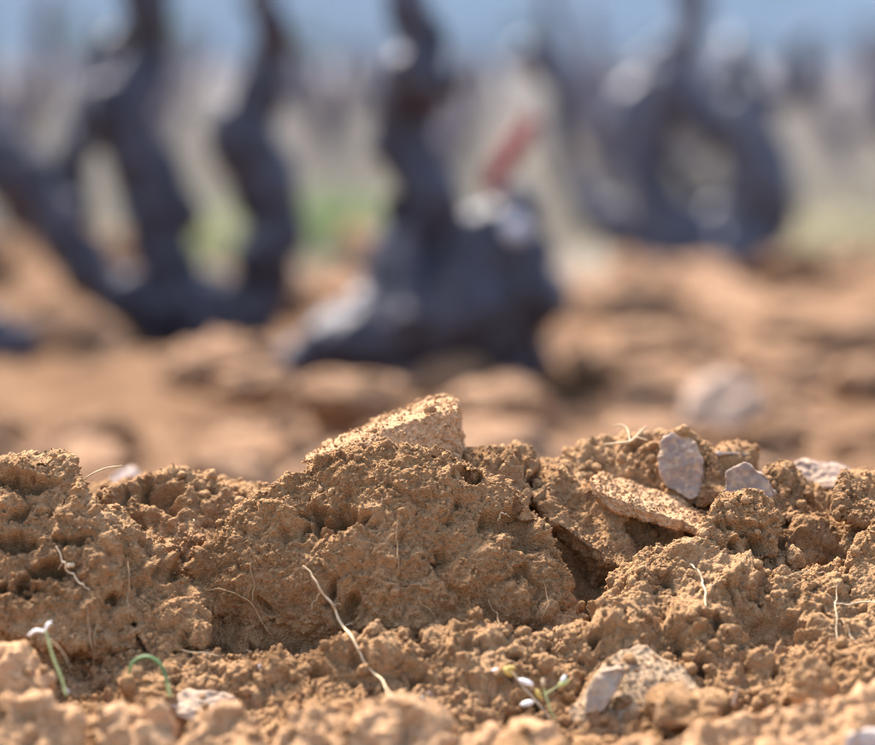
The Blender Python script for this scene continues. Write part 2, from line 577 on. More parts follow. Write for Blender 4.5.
def remesh(me, voxel):
    o = bpy.data.objects.new('tmp', me)
    C.objects.link(o)
    md = o.modifiers.new('r', 'REMESH')
    md.mode = 'VOXEL'
    md.voxel_size = voxel
    dg = bpy.context.evaluated_depsgraph_get()
    ev = o.evaluated_get(dg)
    m2 = ev.to_mesh()
    n = len(m2.vertices)
    V = np.empty(n * 3, np.float32)
    m2.vertices.foreach_get('co', V)
    Nn = np.empty(n * 3, np.float32)
    m2.vertex_normals.foreach_get('vector', Nn)
    F = np.empty(len(m2.loops), np.int32)
    m2.loops.foreach_get('vertex_index', F)
    tot = np.empty(len(m2.polygons), np.int32)
    m2.polygons.foreach_get('loop_total', tot)
    assert (tot == 4).all()
    ev.to_mesh_clear()
    bpy.data.objects.remove(o)
    bpy.data.meshes.remove(me)
    return V.reshape(-1, 3), F.reshape(-1, 4), Nn.reshape(-1, 3)


SURF = []      # surfaces on which loose crumbs may lie: (points, normals)


def vnorm(V, F):
    n = np.zeros_like(V)
    fn = np.cross(V[F[:, 2]] - V[F[:, 0]], V[F[:, 3]] - V[F[:, 1]])
    for k in range(4):
        for a in range(3):
            n[:, a] += np.bincount(F[:, k], weights=fn[:, a], minlength=len(V))
    return n / (np.linalg.norm(n, axis=1)[:, None] + 1e-12)


def clod(label, pts, mat=None, voxel=0.0010, carve=(), crumb=0.7, pits=0.8, face=0.9, fine=1.0, amp=1.0, name='soil_clod', cat='soil clod',
         group='soil clods of the foreground ridge', seed=0, scatter=0.7, macro=1.0, big=0.0):
    """pts: list of hull point lists (px, py, d). carve: (px, py, d, radius, depth)"""
    if not isinstance(pts[0], list):
        pts = [pts]
    H = [[P(*q) for q in h] for h in pts]
    V, F, N = hull_mesh(H, voxel)
    N = vnorm(V, F)
    Q = V + seed * 0.37
    dd = amp * relief(Q, crumb, pits, face, fine, macro, big)
    dd = dd - np.median(dd)
    for cv in carve:
        px, py, d, r, dep = cv[:5]
        sq = np.array({'h': (0.8, 1, 2.0), 'v': (2.4, 1, 0.75), 'r': (1, 1, 1.2)}[cv[5] if len(cv) > 5 else 'h'])
        c = P(px, py, d)
        q = np.linalg.norm((V - c) * sq + 0.55 * r * np.stack([fbm(V / (0.6 * r), 2, 9), fbm(V / (0.6 * r), 2, 10), fbm(V / (0.6 * r), 2, 11)], 1), axis=1) / r
        dd = dd - dep * (1 - sstep(q, 0.3, 0.85))
    V = V + N * dd[:, None]
    # drop what lies well under the soil
    ii = np.clip(np.searchsorted(ry, V[:, 1]), 1, ny - 2)
    jj = np.clip(np.searchsorted(rx, V[:, 0]), 1, nx - 2)
    keep = (V[:, 2] > RGRID[ii, jj, 2] - 0.026)[F].any(axis=1)
    F = F[keep]
    use = np.unique(F)
    mp_ = np.full(len(V), -1, np.int64)
    mp_[use] = np.arange(len(use))
    V, F = V[use], mp_[F]
    org = np.array([V[:, 0].mean(), V[:, 1].mean(), V[:, 2].min()])
    o = link(name, mesh_np(name, V - org, F, mat or M_SOIL), loc=org)
    put(o, label, cat, group)
    if scatter:
        SURF.append((V, vnorm(V, F), scatter))
    return o


# centre clod
clod('large broken tan soil clod with shaded front face and root hairs, centre of the ridge', [[
    (198, 605, 1.462), (330, 650, 1.450), (460, 650, 1.448), (550, 625, 1.465), (195, 562, 1.468), (238, 512, 1.480), (275, 482, 1.492), (330, 455, 1.497),
    (390, 447, 1.500), (440, 447, 1.500), (492, 468, 1.505), (530, 504, 1.498), (560, 553, 1.490), (569, 600, 1.480), (300, 560, 1.460), (395, 560, 1.432), (405, 640, 1.418), (470, 560, 1.448),
    (400, 480, 1.470), (260, 500, 1.58), (330, 470, 1.60), (450, 465, 1.60), (545, 570, 1.56), (240, 660, 1.56), (545, 660, 1.56)]],
    carve=[(338, 522, 1.458, 0.021, 0.020), (318, 512, 1.462, 0.012, 0.012), (345, 602, 1.443, 0.018, 0.012, 'r'), (518, 528, 1.482, 0.026, 0.015, 'r'),
           (480, 474, 1.495, 0.018, 0.012), (440, 560, 1.445, 0.012, 0.008, 'r')],
    voxel=0.0008, crumb=0.36, pits=0.55, face=0.9, macro=0.8, scatter=0.12, fine=1.5, mat=M_BROWN)
# slab on the crest
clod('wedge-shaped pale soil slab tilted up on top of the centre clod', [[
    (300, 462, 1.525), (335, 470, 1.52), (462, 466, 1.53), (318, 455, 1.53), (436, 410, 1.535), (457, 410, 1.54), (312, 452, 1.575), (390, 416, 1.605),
    (441, 394, 1.605), (457, 398, 1.60), (464, 452, 1.56), (350, 480, 1.59), (460, 472, 1.59)]], voxel=0.0008, crumb=0.2, pits=0.15, face=0.4, macro=0.35, scatter=0.1, mat=M_PSOIL)
# left block
clod('big broken soil block with a steep right edge at the left end of the ridge', [[
    (-90, 470, 1.46), (0, 462, 1.46), (40, 457, 1.46), (70, 456, 1.465), (86, 494, 1.445), (108, 535, 1.425), (132, 590, 1.42), (138, 650, 1.40), (-90, 610, 1.385),
    (0, 630, 1.385), (60, 645, 1.388), (30, 540, 1.42), (-80, 480, 1.58), (55, 474, 1.56), (125, 560, 1.48), (60, 680, 1.5), (-90, 680, 1.5)]],
    carve=[(25, 482, 1.45, 0.014, 0.014), (56, 572, 1.405, 0.017, 0.020), (15, 540, 1.415, 0.016, 0.015), (20, 510, 1.43, 0.012, 0.012), (72, 540, 1.425, 0.010, 0.012), (115, 600, 1.41, 0.010, 0.012), (15, 590, 1.395, 0.012, 0.012)],
    crumb=0.2, pits=0.6, face=1.0, scatter=0.2, fine=1.5)
clod('crumbly soil bank leaning against the right edge of the left block', [[
    (85, 488, 1.47), (110, 510, 1.48), (150, 560, 1.47), (195, 590, 1.46), (210, 640, 1.42), (150, 660, 1.39), (120, 600, 1.42), (90, 540, 1.45), (120, 600, 1.54), (90, 520, 1.54), (200, 640, 1.52)]],
    crumb=0.7, pits=1.0, face=0.8)
# hollow clod behind
clod('soil clod with a round dark hollow in the dip beside the left block', [[
    (105, 500, 1.545), (138, 476, 1.56), (175, 472, 1.565), (205, 483, 1.56), (240, 490, 1.57), (268, 492, 1.57), (262, 540, 1.54), (200, 590, 1.51), (120, 570, 1.52),
    (140, 490, 1.63), (250, 500, 1.63), (200, 600, 1.6)]],
    carve=[(160, 494, 1.55, 0.019, 0.014, 'r'), (215, 530, 1.54, 0.014, 0.010), (130, 520, 1.54, 0.012, 0.008), (180, 560, 1.525, 0.012, 0.012)], crumb=0.8, pits=0.7, face=0.7)
# right of the centre clod
clod('knobbly soil lump with dark granular top right of the tilted slab', [[
    (458, 452, 1.55), (490, 442, 1.56), (518, 447, 1.56), (532, 468, 1.55), (528, 505, 1.53), (490, 510, 1.53), (460, 490, 1.54), (470, 460, 1.62), (520, 460, 1.62), (500, 530, 1.6)]],
    crumb=1.1, pits=0.7, face=0.5)
clod('granular soil bank sloping down to the black hole between the clods', [[
    (528, 486, 1.545), (560, 476, 1.56), (596, 490, 1.56), (640, 545, 1.53), (655, 590, 1.50), (604, 556, 1.515), (575, 541, 1.525), (549, 517, 1.53), (560, 500, 1.62), (640, 560, 1.6), (560, 600, 1.58), (640, 620, 1.56)]],
    crumb=0.95, pits=0.6, face=0.6)
clod('lumpy soil clod forming the right wall of the black hole', [[
    (610, 572, 1.49), (640, 560, 1.50), (680, 575, 1.49), (705, 615, 1.46), (690, 655, 1.43), (630, 650, 1.43), (611, 620, 1.455), (640, 600, 1.55), (700, 640, 1.54), (615, 640, 1.53)]],
    crumb=1.0, pits=0.6, face=0.6)
clod('crusted soil lump carrying a dry twig on the skyline', [[
    (532, 476, 1.58), (560, 455, 1.59), (600, 440, 1.60), (640, 436, 1.60), (660, 450, 1.60), (662, 485, 1.58), (640, 498, 1.57), (570, 500, 1.565), (560, 470, 1.67), (650, 455, 1.67), (600, 510, 1.65)]],
    crumb=1.0, pits=1.0, face=0.7)
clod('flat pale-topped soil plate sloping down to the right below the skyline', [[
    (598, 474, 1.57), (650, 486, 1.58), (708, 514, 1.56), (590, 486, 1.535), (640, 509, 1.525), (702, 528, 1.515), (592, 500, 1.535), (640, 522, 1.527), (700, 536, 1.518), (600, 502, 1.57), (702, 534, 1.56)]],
    voxel=0.0008, crumb=0.24, pits=0.15, face=0.4, macro=0.35, scatter=0.1, mat=M_PSOIL)
clod('soil clod capped by a thin pale flake right of the upright grey stone', [[
    (704, 452, 1.575), (740, 452, 1.585), (750, 466, 1.58), (745, 492, 1.565), (704, 494, 1.565), (710, 455, 1.62), (745, 458, 1.62), (725, 500, 1.61)]], crumb=0.6, pits=0.6, face=0.9)
clod('crumbly crust of soil wrapped round the top and right of the upright grey stone', [[
    (660, 440, 1.578), (670, 431, 1.582), (690, 432, 1.584), (708, 446, 1.58), (714, 470, 1.572), (714, 500, 1.562), (700, 505, 1.56), (664, 500, 1.57), (668, 445, 1.62), (705, 455, 1.62), (690, 510, 1.61)]],
    crumb=0.7, pits=0.4, face=0.6, macro=0.3, voxel=0.0008)
clod('pointed soil clod with dark front and bright right rim', [[
    (698, 535, 1.495), (712, 508, 1.505), (748, 484, 1.51), (756, 486, 1.512), (779, 510, 1.52), (776, 548, 1.505), (760, 568, 1.49), (708, 566, 1.49), (740, 500, 1.55), (775, 530, 1.55), (730, 575, 1.55)]],
    carve=[(745, 530, 1.495, 0.014, 0.008), (765, 548, 1.50, 0.010, 0.008)], mat=M_BROWN, voxel=0.0008, crumb=0.75, pits=1.0, face=0.9)
clod('rounded brown soil clod right of the small lavender stone', [[
    (768, 470, 1.56), (790, 464, 1.565), (804, 480, 1.56), (808, 508, 1.55), (790, 520, 1.54), (772, 516, 1.54), (775, 475, 1.61), (802, 490, 1.61), (785, 520, 1.6)]], crumb=0.9, pits=0.7, face=0.6)
clod('smooth rounded soil clod at the right edge of the skyline', [[
    (835, 482, 1.54), (852, 470, 1.55), (890, 470, 1.56), (915, 490, 1.55), (905, 520, 1.53), (862, 526, 1.52), (836, 514, 1.525), (850, 480, 1.61), (900, 480, 1.62), (870, 530, 1.6)]],
    crumb=0.35, pits=0.4, face=0.8)
clod('dark soil clod cut by the right edge of the picture below the rounded one', [[
    (848, 550, 1.48), (866, 528, 1.49), (900, 520, 1.49), (940, 540, 1.49), (940, 610, 1.45), (880, 622, 1.43), (852, 600, 1.45), (870, 540, 1.55), (930, 560, 1.55), (890, 630, 1.53)]],
    mat=M_BROWN, crumb=0.7, pits=0.8, face=0.8)
clod('greyish dusty soil clod with fine white root threads near the bottom', [[
    (566, 712, 1.325), (588, 682, 1.345), (618, 652, 1.37), (640, 645, 1.375), (672, 662, 1.37), (700, 690, 1.36), (708, 722, 1.32), (640, 735, 1.30), (580, 732, 1.305), (620, 680, 1.45), (680, 690, 1.45), (640, 735, 1.43)]],
    mat=M_SOILG, crumb=0.06, pits=0.08, face=0.3, macro=0.8, scatter=0.15, fine=0.7)
clod('small cone-shaped soil clod standing near the lower right', [[
    (788, 695, 1.275), (800, 668, 1.285), (808, 655, 1.29), (818, 658, 1.29), (832, 680, 1.285), (842, 700, 1.28), (815, 712, 1.265), (810, 680, 1.33), (835, 705, 1.32), (800, 715, 1.31)]], crumb=0.7, pits=0.4, face=0.6)
# near, out-of-focus clods along the bottom edge
NEAR = [
    ('blurred pale clod at the bottom edge left of the dry root tip', [(180, 740, 1.2), (205, 722, 1.21), (240, 718, 1.21), (262, 740, 1.2), (255, 790, 1.17), (180, 790, 1.17), (200, 740, 1.27), (250, 745, 1.27), (215, 800, 1.25)]),
    ('large blurred clod at the bottom edge under the dry root tip', [(262, 760, 1.19), (290, 730, 1.205), (345, 712, 1.21), (400, 714, 1.21), (440, 730, 1.205), (452, 770, 1.18), (350, 800, 1.15), (300, 740, 1.28), (420, 740, 1.28), (350, 800, 1.25)]),
    ('blurred soil clod at the bottom edge left of the flowering weed', [(452, 750, 1.19), (480, 728, 1.20), (530, 726, 1.20), (556, 745, 1.19), (560, 790, 1.16), (460, 795, 1.16), (480, 740, 1.26), (545, 745, 1.26), (510, 800, 1.24)]),
    ('blurred dark-sided soil lump below the greyish clod', [(650, 712, 1.25), (668, 696, 1.26), (700, 697, 1.26), (718, 712, 1.25), (712, 730, 1.24), (655, 732, 1.24), (670, 705, 1.31), (710, 715, 1.31), (680, 735, 1.29)]),
    ('long blurred pale bank along the bottom right edge', [(600, 760, 1.18), (640, 735, 1.19), (720, 722, 1.20), (790, 706, 1.21), (850, 695, 1.22), (930, 690, 1.22), (940, 790, 1.14), (760, 800, 1.14), (620, 800, 1.15), (680, 740, 1.27), (920, 710, 1.29), (800, 800, 1.25)]),
    ('blurred soil clod in the bottom left corner', [(-60, 740, 1.19), (-20, 715, 1.20), (40, 712, 1.20), (80, 735, 1.19), (90, 790, 1.16), (-60, 800, 1.15), (-30, 725, 1.27), (70, 740, 1.27), (20, 800, 1.25)]),
    ('blurred soil clod at the bottom edge below the arched green sprout', [(95, 740, 1.2), (120, 722, 1.21), (160, 724, 1.21), (182, 745, 1.2), (175, 790, 1.17), (95, 790, 1.17), (115, 740, 1.27), (170, 745, 1.27), (135, 800, 1.25)]),
    ('rounded soft lump left of the pale green stem base', [(-40, 690, 1.29), (0, 668, 1.31), (35, 670, 1.31), (55, 690, 1.30), (50, 715, 1.27), (-30, 720, 1.27), (0, 690, 1.37), (45, 700, 1.36), (0, 725, 1.34)]),
]
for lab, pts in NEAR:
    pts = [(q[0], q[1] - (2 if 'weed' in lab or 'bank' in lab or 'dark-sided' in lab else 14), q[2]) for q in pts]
    clod(lab, [pts], mat=M_SOIL if 'dark' in lab else M_PSOIL, voxel=0.0016, crumb=1.1, pits=0.5, face=0.4, fine=0.6, amp=1.1, big=0.5, group='blurred clods at the near edge')


cover = np.zeros((ny, nx), bool)
for v, n, wt in SURF:
    m = n[:, 2] > 0.1
    ii = np.clip(np.searchsorted(ry, v[m, 1]), 0, ny - 1)
    jj = np.clip(np.searchsorted(rx, v[m, 0]), 0, nx - 1)
    up = v[m, 2] > RGRID[ii, jj, 2] + 0.03
    cover[ii[up], jj[up]] = True
for k in range(3):                      # close pin holes, then pull the edge back in
    cover[1:-1, 1:-1] |= cover[:-2, 1:-1] | cover[2:, 1:-1] | cover[1:-1, :-2] | cover[1:-1, 2:]
for k in range(22):
    cover[1:-1, 1:-1] &= cover[:-2, 1:-1] & cover[2:, 1:-1] & cover[1:-1, :-2] & cover[1:-1, 2:]
cf = cover.ravel()
rf2 = rf[~cf[rf].all(axis=1)]
put(link('soil_ridge', mesh_np('soil_ridge', RV, rf2, M_SOIL)), kind='structure',
    label='crumbly tan soil ridge across the foreground')


def stone(label, pts, mat, voxel=0.0010, amp=0.6, name='stone'):
    H = [[P(*q) for q in pts]]
    V, F, N = hull_mesh(H, voxel)
    N = vnorm(V, F)
    dd = amp * (0.004 * fbm(V / 0.02, 3, 201) + 0.0016 * fbm(V / 0.004, 3, 203)) - 0.0008
    ch = sstep(perlin(V / 0.012, 207), 0.35, 0.5) * 0.0012 * amp * 2
    V = V + N * (dd - ch)[:, None]
    org = np.array([V[:, 0].mean(), V[:, 1].mean(), V[:, 2].min()])
    return put(link(name, mesh_np(name, V - org, F, mat), loc=org), label, 'stone', 'stones in the soil')


def plate(out, d, th, lean=0.0):
    """outline in px/py at depth d with thickness; lean tips the top backwards"""
    o = []
    cy = sum(p[1] for p in out) / len(out)
    cx = sum(p[0] for p in out) / len(out)
    for (a, bb) in out:
        dz = lean * (cy - bb) * K * d
        o += [(a, bb, d + dz), (cx + (a - cx) * 0.9, cy + (bb - cy) * 0.9, d + dz + th)]
    return o


stone('upright flat lavender-grey stone face on the skyline', plate([(660, 441), (672, 432), (694, 438), (703, 460), (704, 496), (690, 500), (665, 488), (659, 462)], 1.562, 0.018, 0.25), M_STONE)
stone('small lavender stone half hidden behind the pointed clod', plate([(720, 500), (726, 472), (744, 462), (752, 472), (768, 474), (777, 492), (772, 505)], 1.548, 0.016, 0.3), M_STONE)
stone('pale flat stone lying on the skyline left of the rounded right clod', plate([(782, 468), (797, 460), (838, 462), (853, 470), (848, 488), (800, 490)], 1.61, 0.03, 0.9), M_STONE)
stone('thin pale flake lying on the clod beside the upright stone', [(712, 450, 1.59), (722, 446, 1.60), (746, 449, 1.60), (750, 455, 1.585), (735, 453, 1.575), (715, 454, 1.575), (720, 449, 1.62), (745, 452, 1.62)], M_PALE, voxel=0.0007, amp=0.2)
stone('smooth grey stone facet on the left side of the greyish clod', plate([(584, 714), (588, 686), (602, 670), (624, 666), (628, 672), (614, 694), (602, 714)], 1.315, 0.02, 0.5), M_BUFF)
stone('blurred pale lavender stone in the bottom right corner', plate([(835, 760), (845, 734), (870, 726), (905, 730), (910, 770)], 1.16, 0.03, 0.5), M_PALE, voxel=0.002)
stone('blurred white-lavender stone on the skyline behind the left dip', plate([(98, 492), (112, 474), (132, 466), (146, 476), (146, 496)], 1.80, 0.03, 0.6), M_PALE, voxel=0.002)
stone('flat grey dusty stone embedded below the arched green sprout', plate([(168, 705), (185, 688), (225, 690), (245, 705), (225, 720), (185, 722)], 1.325, 0.02, 1.6), M_BUFF)

# ------------------------------------------------------------------ tubes: roots, stems, vines
def tube_np(pts, rad, seg=8, sub=6, wob=0.0, seed=0, cap=True):
    pts = np.asarray(pts, float)
    rad = np.asarray(rad, float)
    n = len(pts)
    t = np.linspace(0, n - 1, (n - 1) * sub + 1)
    i = np.clip(t.astype(int), 0, n - 2)
    f = (t - i)[:, None]
    p0 = pts[np.clip(i - 1, 0, n - 1)]
    p1 = pts[i]
    p2 = pts[i + 1]
    p3 = pts[np.clip(i + 2, 0, n - 1)]
    c = 0.5 * ((2 * p1) + (-p0 + p2) * f + (2 * p0 - 5 * p1 + 4 * p2 - p3) * f ** 2 + (-p0 + 3 * p1 - 3 * p2 + p3) * f ** 3)
    r = rad[i] * (1 - f[:, 0]) + rad[i + 1] * f[:, 0]
    if wob:
        q = np.stack([t * 0.7 + seed, t * 0 + seed * 1.7, t * 0], 1)
        c = c + wob * np.stack([perlin(q, 1), perlin(q, 2), perlin(q, 3)], 1)
    T = np.gradient(c, axis=0)
    T /= np.linalg.norm(T, axis=1)[:, None] + 1e-12
    u = np.cross(T[0], [0.3, 0.5, 0.81])
    u /= np.linalg.norm(u)
    V = []
    a = np.linspace(0, 2 * np.pi, seg, endpoint=False)
    for k in range(len(c)):
        u = u - T[k] * np.dot(u, T[k])
        u /= np.linalg.norm(u)
        w = np.cross(T[k], u)
        V.append(c[k] + r[k] * (np.cos(a)[:, None] * u + np.sin(a)[:, None] * w))
    V = np.concatenate(V)
    m = len(c)
    F = []
    for k in range(m - 1):
        for s in range(seg):
            s2 = (s + 1) % seg
            F.append((k * seg + s, k * seg + s2, (k + 1) * seg + s2, (k + 1) * seg + s))
    if cap:
        V = np.vstack([V, c[0], c[-1]])
        b0, b1 = len(V) - 2, len(V) - 1
        for s in range(0, seg, 2):
            F.append((b0, (s + 2) % seg, s + 1, s))
            F.append((b1, (m - 1) * seg + s, (m - 1) * seg + s + 1, (m - 1) * seg + (s + 2) % seg))
    return V, np.array(F)


def join(parts):
    Vs, Fs, o = [], [], 0
    for v, f in parts:
        Vs.append(v)
        Fs.append(f + o)
        o += len(v)
    return np.vstack(Vs), np.vstack(Fs)


ALLP = np.vstack([RV[(RV[:, 1] > 1.25) & (RV[:, 1] < 1.7) & (np.abs(RV[:, 0]) < 0.34)]] + [q[0] for q in SURF])
_rel = ALLP - CAMP
ALLD = _rel @ FW
ALLX = 437.5 + _rel[:, 0] / (ALLD * K)
ALLY = 372.5 - (_rel @ UP) / (ALLD * K)
del _rel


def surf_d(px, py, fallback, win=2.6):
    m = (np.abs(ALLX - px) < win) & (np.abs(ALLY - py) < win)
    return float(ALLD[m].min()) if m.any() else fallback


def lay(s, lift=0.0006, soft=0.6):
    """lay a strand of (px, py, d, r) on the soil below it: its d follows the surface, smoothed"""
    q = np.array(s, float)
    t = np.linspace(0, len(q) - 1, (len(q) - 1) * 3 + 1)
    q = np.stack([np.interp(t, np.arange(len(q)), q[:, k]) for k in range(4)], 1)
    q[1:-1, :2] += np.random.default_rng(int(abs(q[0, 0] * 7 + q[0, 1]))).normal(0, 0.9, (len(q) - 2, 2))
    d = np.array([surf_d(a, b, c) for a, b, c in q[:, :3]])
    sm = np.convolve(np.pad(d, 2, mode='edge'), [.1, .2, .4, .2, .1], 'valid')
    d = np.minimum(sm, d)
    d = d - q[:, 3] * 0.0006 - lift
    q[:, 2] = np.where(d < 1.5, 1.5 - (1.5 - d) / 0.62, d)
    return [tuple(r) for r in q]


def root(name, label, cat, strands, mat, group='dry roots in the soil', tuft=False, on_soil=True):
    """strands: lists of (px, py, d, r in mm); a tuft keeps each strand as a part of its own"""
    T = []
    for k, s in enumerate(strands):
        if on_soil:
            s = lay(s)
        T.append(tube_np([P(*q[:3]) for q in s], [q[3] * 0.001 for q in s], 6, 4, 0.0006, k * 3.3 + len(label)))
    org = T[0][0][0].copy()
    if tuft:
        e = emp(name, org, label, cat, group)
        for v, f in T:
            part('strand', v, f, mat, e)
        return e
    V, F = join(T)
    return put(link(name, mesh_np(name, V - org, F, mat), loc=org), label, cat, group)


def emp(name, loc, label, cat, group=None):
    e = bpy.data.objects.new(name, None)
    e.empty_display_size = 0.01
    C.objects.link(e)
    e.location = loc
    return put(e, label, cat, group)


def part(name, V, F, mat, parent, label=None):
    base = parent.parent or parent          # a sub-part hangs on a part that sits at its thing's origin
    o = link(name, mesh_np(name, V - np.array(base.location), F, mat), parent)
    if label:
        o['label'] = label
    return o


# the centre clod's face lies near d = 1.44 .. 1.46
root('dry_root', 'long pale dry root slanting across the front of the centre clod', 'root', [
    [(303, 566, 1.437, 0.5), (318, 584, 1.43, 0.75), (332, 604, 1.42, 0.9), (345, 628, 1.405, 0.9), (362, 655, 1.385, 0.8), (380, 680, 1.355, 0.7), (398, 702, 1.33, 0.45)],
    [(322, 590, 1.428, 0.4), (316, 600, 1.425, 0.3), (312, 608, 1.422, 0.2)], [(334, 606, 1.42, 0.4), (341, 604, 1.415, 0.25)], [(345, 628, 1.405, 0.4), (352, 622, 1.402, 0.2)]], M_ROOT)
root('dry_root', 'forked pale root poking from the dark gap in the left block', 'root', [
    [(56, 546, 1.385, 0.4), (63, 560, 1.378, 0.6), (70, 572, 1.373, 0.7), (80, 582, 1.37, 0.6), (90, 590, 1.368, 0.4)], [(63, 560, 1.378, 0.4), (59, 570, 1.375, 0.3)], [(68, 568, 1.373, 1.1), (72, 565, 1.37, 1.2), (74, 563, 1.37, 0.5)]], M_ROOTP)
root('dry_root', 'thin horizontal pale root at the right edge with upright hair', 'root', [
    [(834, 603, 1.40, 0.35), (850, 604, 1.398, 0.5), (866, 602, 1.396, 0.55), (884, 606, 1.39, 0.5)], [(837, 586, 1.402, 0.25), (836, 605, 1.398, 0.35), (837, 640, 1.385, 0.25)], [(842, 620, 1.393, 0.2), (850, 634, 1.388, 0.3), (853, 640, 1.386, 0.2)]], M_ROOTP)
root('dry_root', 'small white curled root on the soil right of the black hole', 'root', [
    [(690, 564, 1.475, 0.4), (698, 570, 1.468, 0.6), (703, 585, 1.458, 0.7), (706, 606, 1.448, 0.4)], [(704, 590, 1.456, 0.4), (715, 584, 1.452, 0.25)]], M_ROOTP)
root('rootlet', 'tiny white hooked rootlet on the shoulder of the centre clod', 'root', [[(498, 521, 1.47, 0.35), (501, 514, 1.468, 0.5), (506, 513, 1.466, 0.5), (510, 517, 1.466, 0.3)]], M_ROOTP)
root('dry_straw', 'pale straw sticking out over the dip beside the left block', 'straw', [[(80, 481, 1.475, 0.4), (92, 474, 1.475, 0.5), (105, 468, 1.478, 0.5), (122, 466, 1.482, 0.3)]], M_ROOT, on_soil=False)
root('dry_twig', 'crooked dry twig on top of the crusted lump on the skyline', 'twig', [
    [(604, 444, 1.57, 0.5), (618, 443, 1.57, 0.7), (630, 441, 1.572, 0.9), (640, 433, 1.575, 0.9), (646, 426, 1.575, 0.4)], [(630, 441, 1.572, 0.6), (628, 430, 1.58, 0.6), (622, 425, 1.585, 0.5), (615, 426, 1.585, 0.35)], [(636, 437, 1.573, 0.5), (648, 440, 1.57, 0.3)]], M_ROOT, on_soil=False)
root('root_hairs', 'thin brown root curving over the lower left of the centre clod', 'root', [
    [(205, 590, 1.448, 0.2), (228, 590, 1.443, 0.35), (248, 600, 1.438, 0.4), (262, 618, 1.43, 0.4), (272, 636, 1.42, 0.25)], [(250, 565, 1.447, 0.25), (254, 585, 1.44, 0.4), (252, 605, 1.436, 0.35)]], M_ROOTB, tuft=True)
root('root_hairs', 'pair of thin brown hairs hanging down the middle of the centre clod', 'root', [
    [(398, 520, 1.455, 0.3), (396, 545, 1.444, 0.35), (398, 575, 1.436, 0.25)], [(430, 590, 1.425, 0.4), (418, 585, 1.428, 0.5), (400, 588, 1.43, 0.4), (380, 580, 1.43, 0.3)], [(418, 600, 1.42, 0.3), (432, 612, 1.412, 0.35), (436, 618, 1.41, 0.2)]], M_ROOTB, tuft=True)
root('root_hairs', 'white root threads spread over the greyish dusty clod', 'root', [
    [(622, 668, 1.325, 0.12), (630, 690, 1.315, 0.15), (634, 715, 1.303, 0.12)], [(650, 668, 1.33, 0.12), (640, 690, 1.315, 0.15), (645, 712, 1.305, 0.12)], [(612, 676, 1.325, 0.12), (640, 680, 1.32, 0.13), (668, 676, 1.325, 0.12)], [(672, 690, 1.318, 0.12), (660, 700, 1.312, 0.15), (655, 716, 1.303, 0.12)]], M_ROOTP, tuft=True)
root('root_hairs', 'vertical brown root strands below the bank left of the centre clod', 'root', [
    [(86, 600, 1.375, 0.4), (88, 625, 1.365, 0.6), (93, 655, 1.35, 0.5)], [(98, 615, 1.37, 0.3), (95, 640, 1.358, 0.4), (94, 665, 1.345, 0.3)], [(128, 560, 1.43, 0.3), (130, 590, 1.42, 0.5), (128, 620, 1.40, 0.4)]], M_ROOTB, tuft=True)
root('root_hairs', 'thin root threads hanging at the right end of the centre clod', 'root', [[(488, 600, 1.425, 0.3), (496, 615, 1.42, 0.4), (500, 628, 1.412, 0.25)], [(545, 585, 1.455, 0.25), (548, 605, 1.448, 0.35), (540, 622, 1.44, 0.2)]], M_ROOTB, tuft=True)


# sprouts and weed
def ptube(name, pts, mat, parent, seg=8, sub=6, wob=0.0004):
    V, F = tube_np([P(*q[:3]) for q in pts], [q[3] * 0.00062 for q in pts], seg, sub, wob)
    return part(name, V, F, mat, parent)


def petal(c, tip, w):
    """small cupped bud / petal from c to tip"""
    c = np.array(c)
    tip = np.array(tip)
    return tube_np([c, c + (tip - c) * 0.35, c + (tip - c) * 0.7, tip], [w * 0.35, w, w * 0.85, w * 0.12], 8, 4)


e = emp('grass_sprout', P(150, 685, 1.33), 'arched dark green grass sprout left of the flat grey stone', 'sprout', 'sprouts in the soil')
ptube('blade', [(129, 674, 1.335, 1.1), (133, 662, 1.335, 1.5), (146, 657, 1.334, 1.6), (158, 662, 1.332, 1.6), (165, 675, 1.33, 1.5), (169, 692, 1.328, 1.2)], M_GREEN, e)
ptube('sheath', [(168, 684, 1.329, 1.8), (169, 690, 1.328, 2.1), (170, 698, 1.327, 2.0)], M_PGREEN, e)
e = emp('seedling', P(64, 690, 1.30), 'pale green seedling stem with whitened tip at the lower left', 'sprout', 'sprouts in the soil')
ptube('stem', [(66, 696, 1.295, 1.5), (62, 680, 1.30, 1.5), (54, 660, 1.305, 1.3), (48, 640, 1.31, 1.1), (45, 630, 1.312, 1.0)], M_PGREEN, e)
ptube('leaf', [(46, 632, 1.312, 0.9), (36, 630, 1.314, 1.5), (28, 636, 1.314, 0.6)], M_PETAL, e)
ptube('leaf', [(45, 630, 1.312, 0.8), (48, 624, 1.314, 1.4), (52, 622, 1.316, 0.5)], M_PETAL, e)
ptube('leaf', [(50, 640, 1.312, 0.5), (58, 646, 1.312, 0.5), (66, 658, 1.31, 0.4), (70, 668, 1.308, 0.25)], M_ROOT, e)
ptube('leaf', [(32, 648, 1.315, 0.8), (28, 656, 1.315, 1.4), (24, 660, 1.316, 0.5)], M_GREEN, e)
def wz(t):
    return [(q[0], q[1], q[2] + WDR, q[3]) for q in t]


